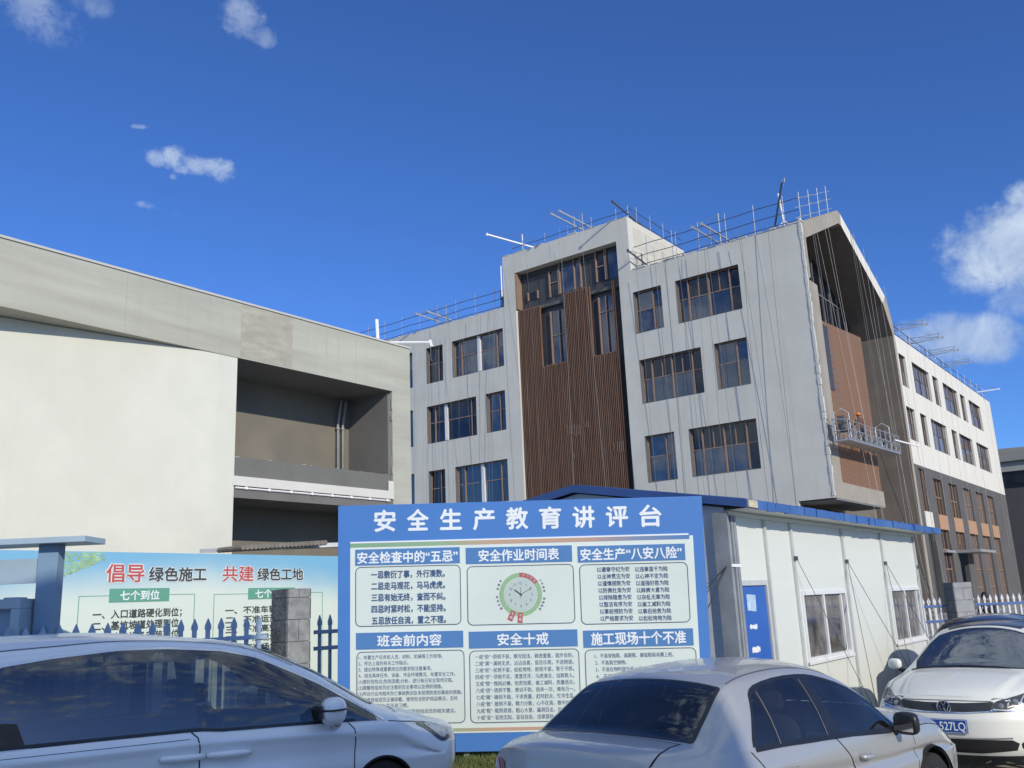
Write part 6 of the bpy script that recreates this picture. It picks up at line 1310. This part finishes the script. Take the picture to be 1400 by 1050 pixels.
# ------------------------------ white hatchback, nose towards us
GOLF = dict(y=(-2.06, 2.06), yf0=1.35, yb0=-1.6, zm=.56,
  keys=dict(hb=[(-2.06, 0), (.9, 0), (1.08, .012), (1.3, .024), (1.9, .020), (2.06, .012)], zc=[(-2.06, .98), (-2.0, 1.15), (-1.85, 1.31), (-1.5, 1.42), (-.9, 1.475), (-.3, 1.49), (.05, 1.465), (.25, 1.41), (.5, 1.285), (.8, 1.12), (1.0, 1.02), (1.08, 1.0), (1.4, .958), (1.75, .895), (1.98, .83), (2.06, .795)],
    zr=[(-2.06, .92), (-1.9, 1.2), (-1.4, 1.345), (-.6, 1.40), (-.1, 1.39), (.2, 1.335), (.5, 1.20), (.8, 1.055), (.98, .965), (1.1, .94), (1.5, .89), (1.85, .82), (2.06, .755)],
    wr=[(-2.06, .66), (-1.4, .60), (-.6, .60), (-.1, .60), (.2, .605), (.5, .645), (.8, .70), (.98, .74), (1.1, .735), (1.5, .71), (2.06, .655)],
    zb=[(-2.06, .88), (-1.2, .95), (0, .93), (.95, .905), (1.3, .875), (1.7, .81), (2.06, .69)], wb=[(-2.06, .76), (-1.2, .81), (0, .835), (1.0, .838), (1.6, .82), (2.06, .78)],
    zcr=[(-2.06, .75), (-1, .80), (.5, .78), (1.4, .74), (2.06, .58)], wcr=[(-2.06, .80), (-1.2, .855), (0, .875), (1.0, .88), (1.6, .865), (2.06, .815)],
    wm=[(-2.06, .83), (-1.2, .885), (1, .893), (1.6, .885), (2.06, .83)], zs=[(-2.06, .26), (-1.6, .2), (1.6, .2), (2.06, .22)]),
  front=[(.2, 2.05), (.3, 2.12), (.45, 2.15), (.56, 2.15), (.66, 2.12), (.74, 2.09), (.80, 2.04)], fA=.36, fn=2.9, fw=.83,
  rear=[(.2, -2.05), (.5, -2.14), (.9, -2.08), (1.15, -1.98)], rA=.16, rn=4, rw=.82)
p_white = paint('white_paint', (.74, .74, .68), metal=0, rough=.4, coatw=.45)
r3 = car_root('hatchback_car', 5.843, 11.913, -130.68, 'white hatchback facing the camera in front of the white cabin')
GC = Car(GOLF)
gd = chaikin([(-1.75, 1.03), (-1.55, 1.27), (-1.2, 1.335), (-.4, 1.365), (0, 1.345), (.25, 1.28), (.5, 1.16), (.8, 1.0), (.95, .91), (0, .945), (-1.2, .965)], 1)
gp = [rounded(p, .03) for p in ([(-1.62, 1.03), (-1.48, 1.24), (-1.2, 1.29), (-1.12, 1.29), (-1.10, .995)], [(-1.04, .99), (-1.04, 1.30), (-.4, 1.335), (-.18, 1.33), (-.12, .97)], [(-.02, .965), (-.05, 1.325), (.2, 1.26), (.47, 1.14), (.75, .995), (.82, .935)])]
gws = chaikin([(-.69, .92), (-.56, .27), (-.3, .20), (0, .18), (.3, .20), (.56, .27), (.69, .92), (.4, 1.005), (0, 1.035), (-.4, 1.005)], 1); gwi = inset(gws, .032)
GC.body(p_white, r3, [gd], [gws], (-1.31, 1.31))
g_golf = glass('windscreen_glass', (.6, .65, .68), 2.8, 0, dirt=.04)
for pj in ('R', 'L'): windows(GC, r3, pj, gd, gp, g_sed)
GC.patch('T', gws, 'window_trim', m_blk, r3, off=.003, holes=[gwi]); GC.patch('T', gwi, 'windscreen', g_golf, r3, off=.0015)
GC.patch('T', chaikin([(-.55, .16), (-.5, -1.55), (.5, -1.55), (.55, .16), (0, .10)], 1), 'dark_roof_panel', mat('dark_roof', (.035, .037, .042), .3, .15, 2, 0, spec=.5, coat=.3), r3, off=.003)
GC.patch('F', [(-.47, .755), (-.2, .742), (.2, .742), (.47, .755), (.44, .668), (.2, .652), (-.2, .652), (-.44, .668)], 'grille', mat('grille_dark', (.03, .032, .036), .4, .2, 30, 0), r3, off=.004)
b = MB(); GC.ribbon('F', [(-.74, .672), (-.43, .662), (-.2, .646), (.2, .646), (.43, .662), (.74, .672)], .014, b, off=.007); GC.ribbon('F', [(-.6, .405), (0, .395), (.6, .405)], .012, b, off=.007); b.build('chrome_strip', m_chrome, r3)
GC.patch('F', chaikin([(-.66, .385), (-.4, .39), (.4, .39), (.66, .385), (.60, .25), (-.60, .25)], 1), 'lower_grille', m_blkm, r3, off=.004)
for sg_ in (-1, 1):
    hl = GC.patch('F', [(sg_*a, c) for a, c in chaikin([(.46, .752), (.435, .672), (.58, .662), (.72, .69), (.795, .745), (.80, .81), (.765, .84), (.62, .79)], 1)], 'headlight', m_lampd, r3, off=.005)
    b = MB(); GC.ribbon('F', [(sg_*.46, .682), (sg_*.58, .672), (sg_*.71, .70), (sg_*.775, .75)], .014, b, off=.009); GC.ribbon('F', [(sg_*.60, .77), (sg_*.585, .70), (sg_*.64, .715)], .01, b, off=.009); GC.ribbon('F', [(sg_*.70, .80), (sg_*.685, .725)], .01, b, off=.009); b.build('running_light', m_lampw, hl)
    b = MB(); q = GC.hit('F', sg_*.65, .745, .008); b.lathe([(0, .006), (.028, .004), (.033, 0)], tuple(q), 'y', 16); q = GC.hit('F', sg_*.53, .715, .008); b.lathe([(0, .006), (.024, .004), (.028, 0)], tuple(q), 'y', 16); b.build('projector_lens', m_lamp, hl)
    GC.patch('F', [(sg_*a, c) for a, c in chaikin([(.66, .37), (.80, .41), (.80, .33), (.66, .28)], 1)], 'air_intake', m_blkm, r3, off=.004)
    mr = superell(sg_*.935, .75, 1.035, .085, .065, .065, .7, shear=.25*sg_).build('side_mirror', p_white, r3, smooth=True); b = MB(); b.tube([(sg_*.82, .78, .95), (sg_*.89, .76, .985)], [.03, .025], 8); b.build('mirror_arm', m_blkm, mr, smooth=True)
q = GC.hit('F', 0, .697, .004); em = MB(); rr_ = .068
em.tube([(rr_*math.cos(2*math.pi*k/28), q.y+.012, q.z+rr_*math.sin(2*math.pi*k/28)) for k in range(29)], .0075, 6)
zoff = q.z
for ln in ([(.024, .056), (.0, .014), (-.024, .056)], [(.054, .028), (.024, -.050), (.0, -.010), (-.024, -.050), (-.054, .028)]): em.tube([(x, q.y+.013, zoff+z) for x, z in ln], .0052, 6)
eo = em.build('emblem', m_chrome, r3); b = MB(); b.lathe([(0, .006), (.066, .004), (.068, -.02)], (0, q.y, q.z), 'y', 28); b.build('emblem_disc', mat('emblem_blue', (.03, .05, .09), .2, .1, 5, 0), eo)
pl_ = MB(); py = GC.hit('F', 0, .5, 0).y+.012; pl_.box(-.22, .22, py-.01, py+.004, .445, .585); po = pl_.build('number_plate', mat('plate_blue', (.025, .085, .34), .4, .06, 6, 0), r3, bevel=.004)
b = MB(); text_mesh(b, '527LQ', .055, .463, .112, .255, bold=.02, y=py+.006, flip=True); b.build('lettering', m_letter, po)
b = MB(); 
for (x0, x1, z0, z1) in ((-.212, .212, .45, .453), (-.212, .212, .577, .58), (-.212, -.209, .453, .577), (.209, .212, .453, .577)): b.box(x0, x1, py+.004, py+.006, z0, z1)
b.build('plate_border', m_letter, po)
b = MB()
for sg_ in (-1, 1): GC.ribbon('T', [(sg_*.70, .98), (sg_*.74, 1.3), (sg_*.735, 1.6), (sg_*.66, 1.86), (sg_*.45, 2.0)], .008, b)
GC.ribbon('F', [(-.45, .76), (0, .765), (.45, .76)], .007, b)
for pj in ('R', 'L'): GC.ribbon(pj, [(-.08, .94), (-.06, .6), (-.06, .3)], .006, b); GC.ribbon(pj, [(.93, .9), (1.0, .8), (.95, .3)], .006, b)
b.build('panel_gap', m_gap, r3)
b = MB()
for sg_ in (-1, 1): GC.ribbon('T', [(sg_*.50, 1.06), (sg_*.50, 1.5), (sg_*.40, 1.95)], .012, b, off=.002)
b.build('bonnet_crease', p_white, r3)
b = MB()
for x0 in (-.45, .1): p = [GC.hit('T', x0+.11*i, 1.04-.012*abs(i-2), .016) for i in range(6)]; b.tube([x for x in p if x is not None], .008, 5)
b.build('wiper', m_blkm, r3)
interior(r3, [(.0, (-.36, .36)), (-.85, (-.36, .36))], zf=.34, dash=.5, belt=.93, wheel_x=-.36)
for wy in (-1.31, 1.31):
    arch_trim(r3, GC, wy, .355)
    for sg_ in (-1, 1): wheel(r3, sg_*.80, wy)

# ------------------------------ dark saloon behind the hatchback
r4 = car_root('saloon_car', 8.1, 16.0, 50, 'dark saloon car behind the white hatchback, only its roof showing')
saloon(r4, paint('dark_paint', (.02, .022, .028), metal=.2, rough=.3), g_sed, g_sedb, sedan=SCAR)
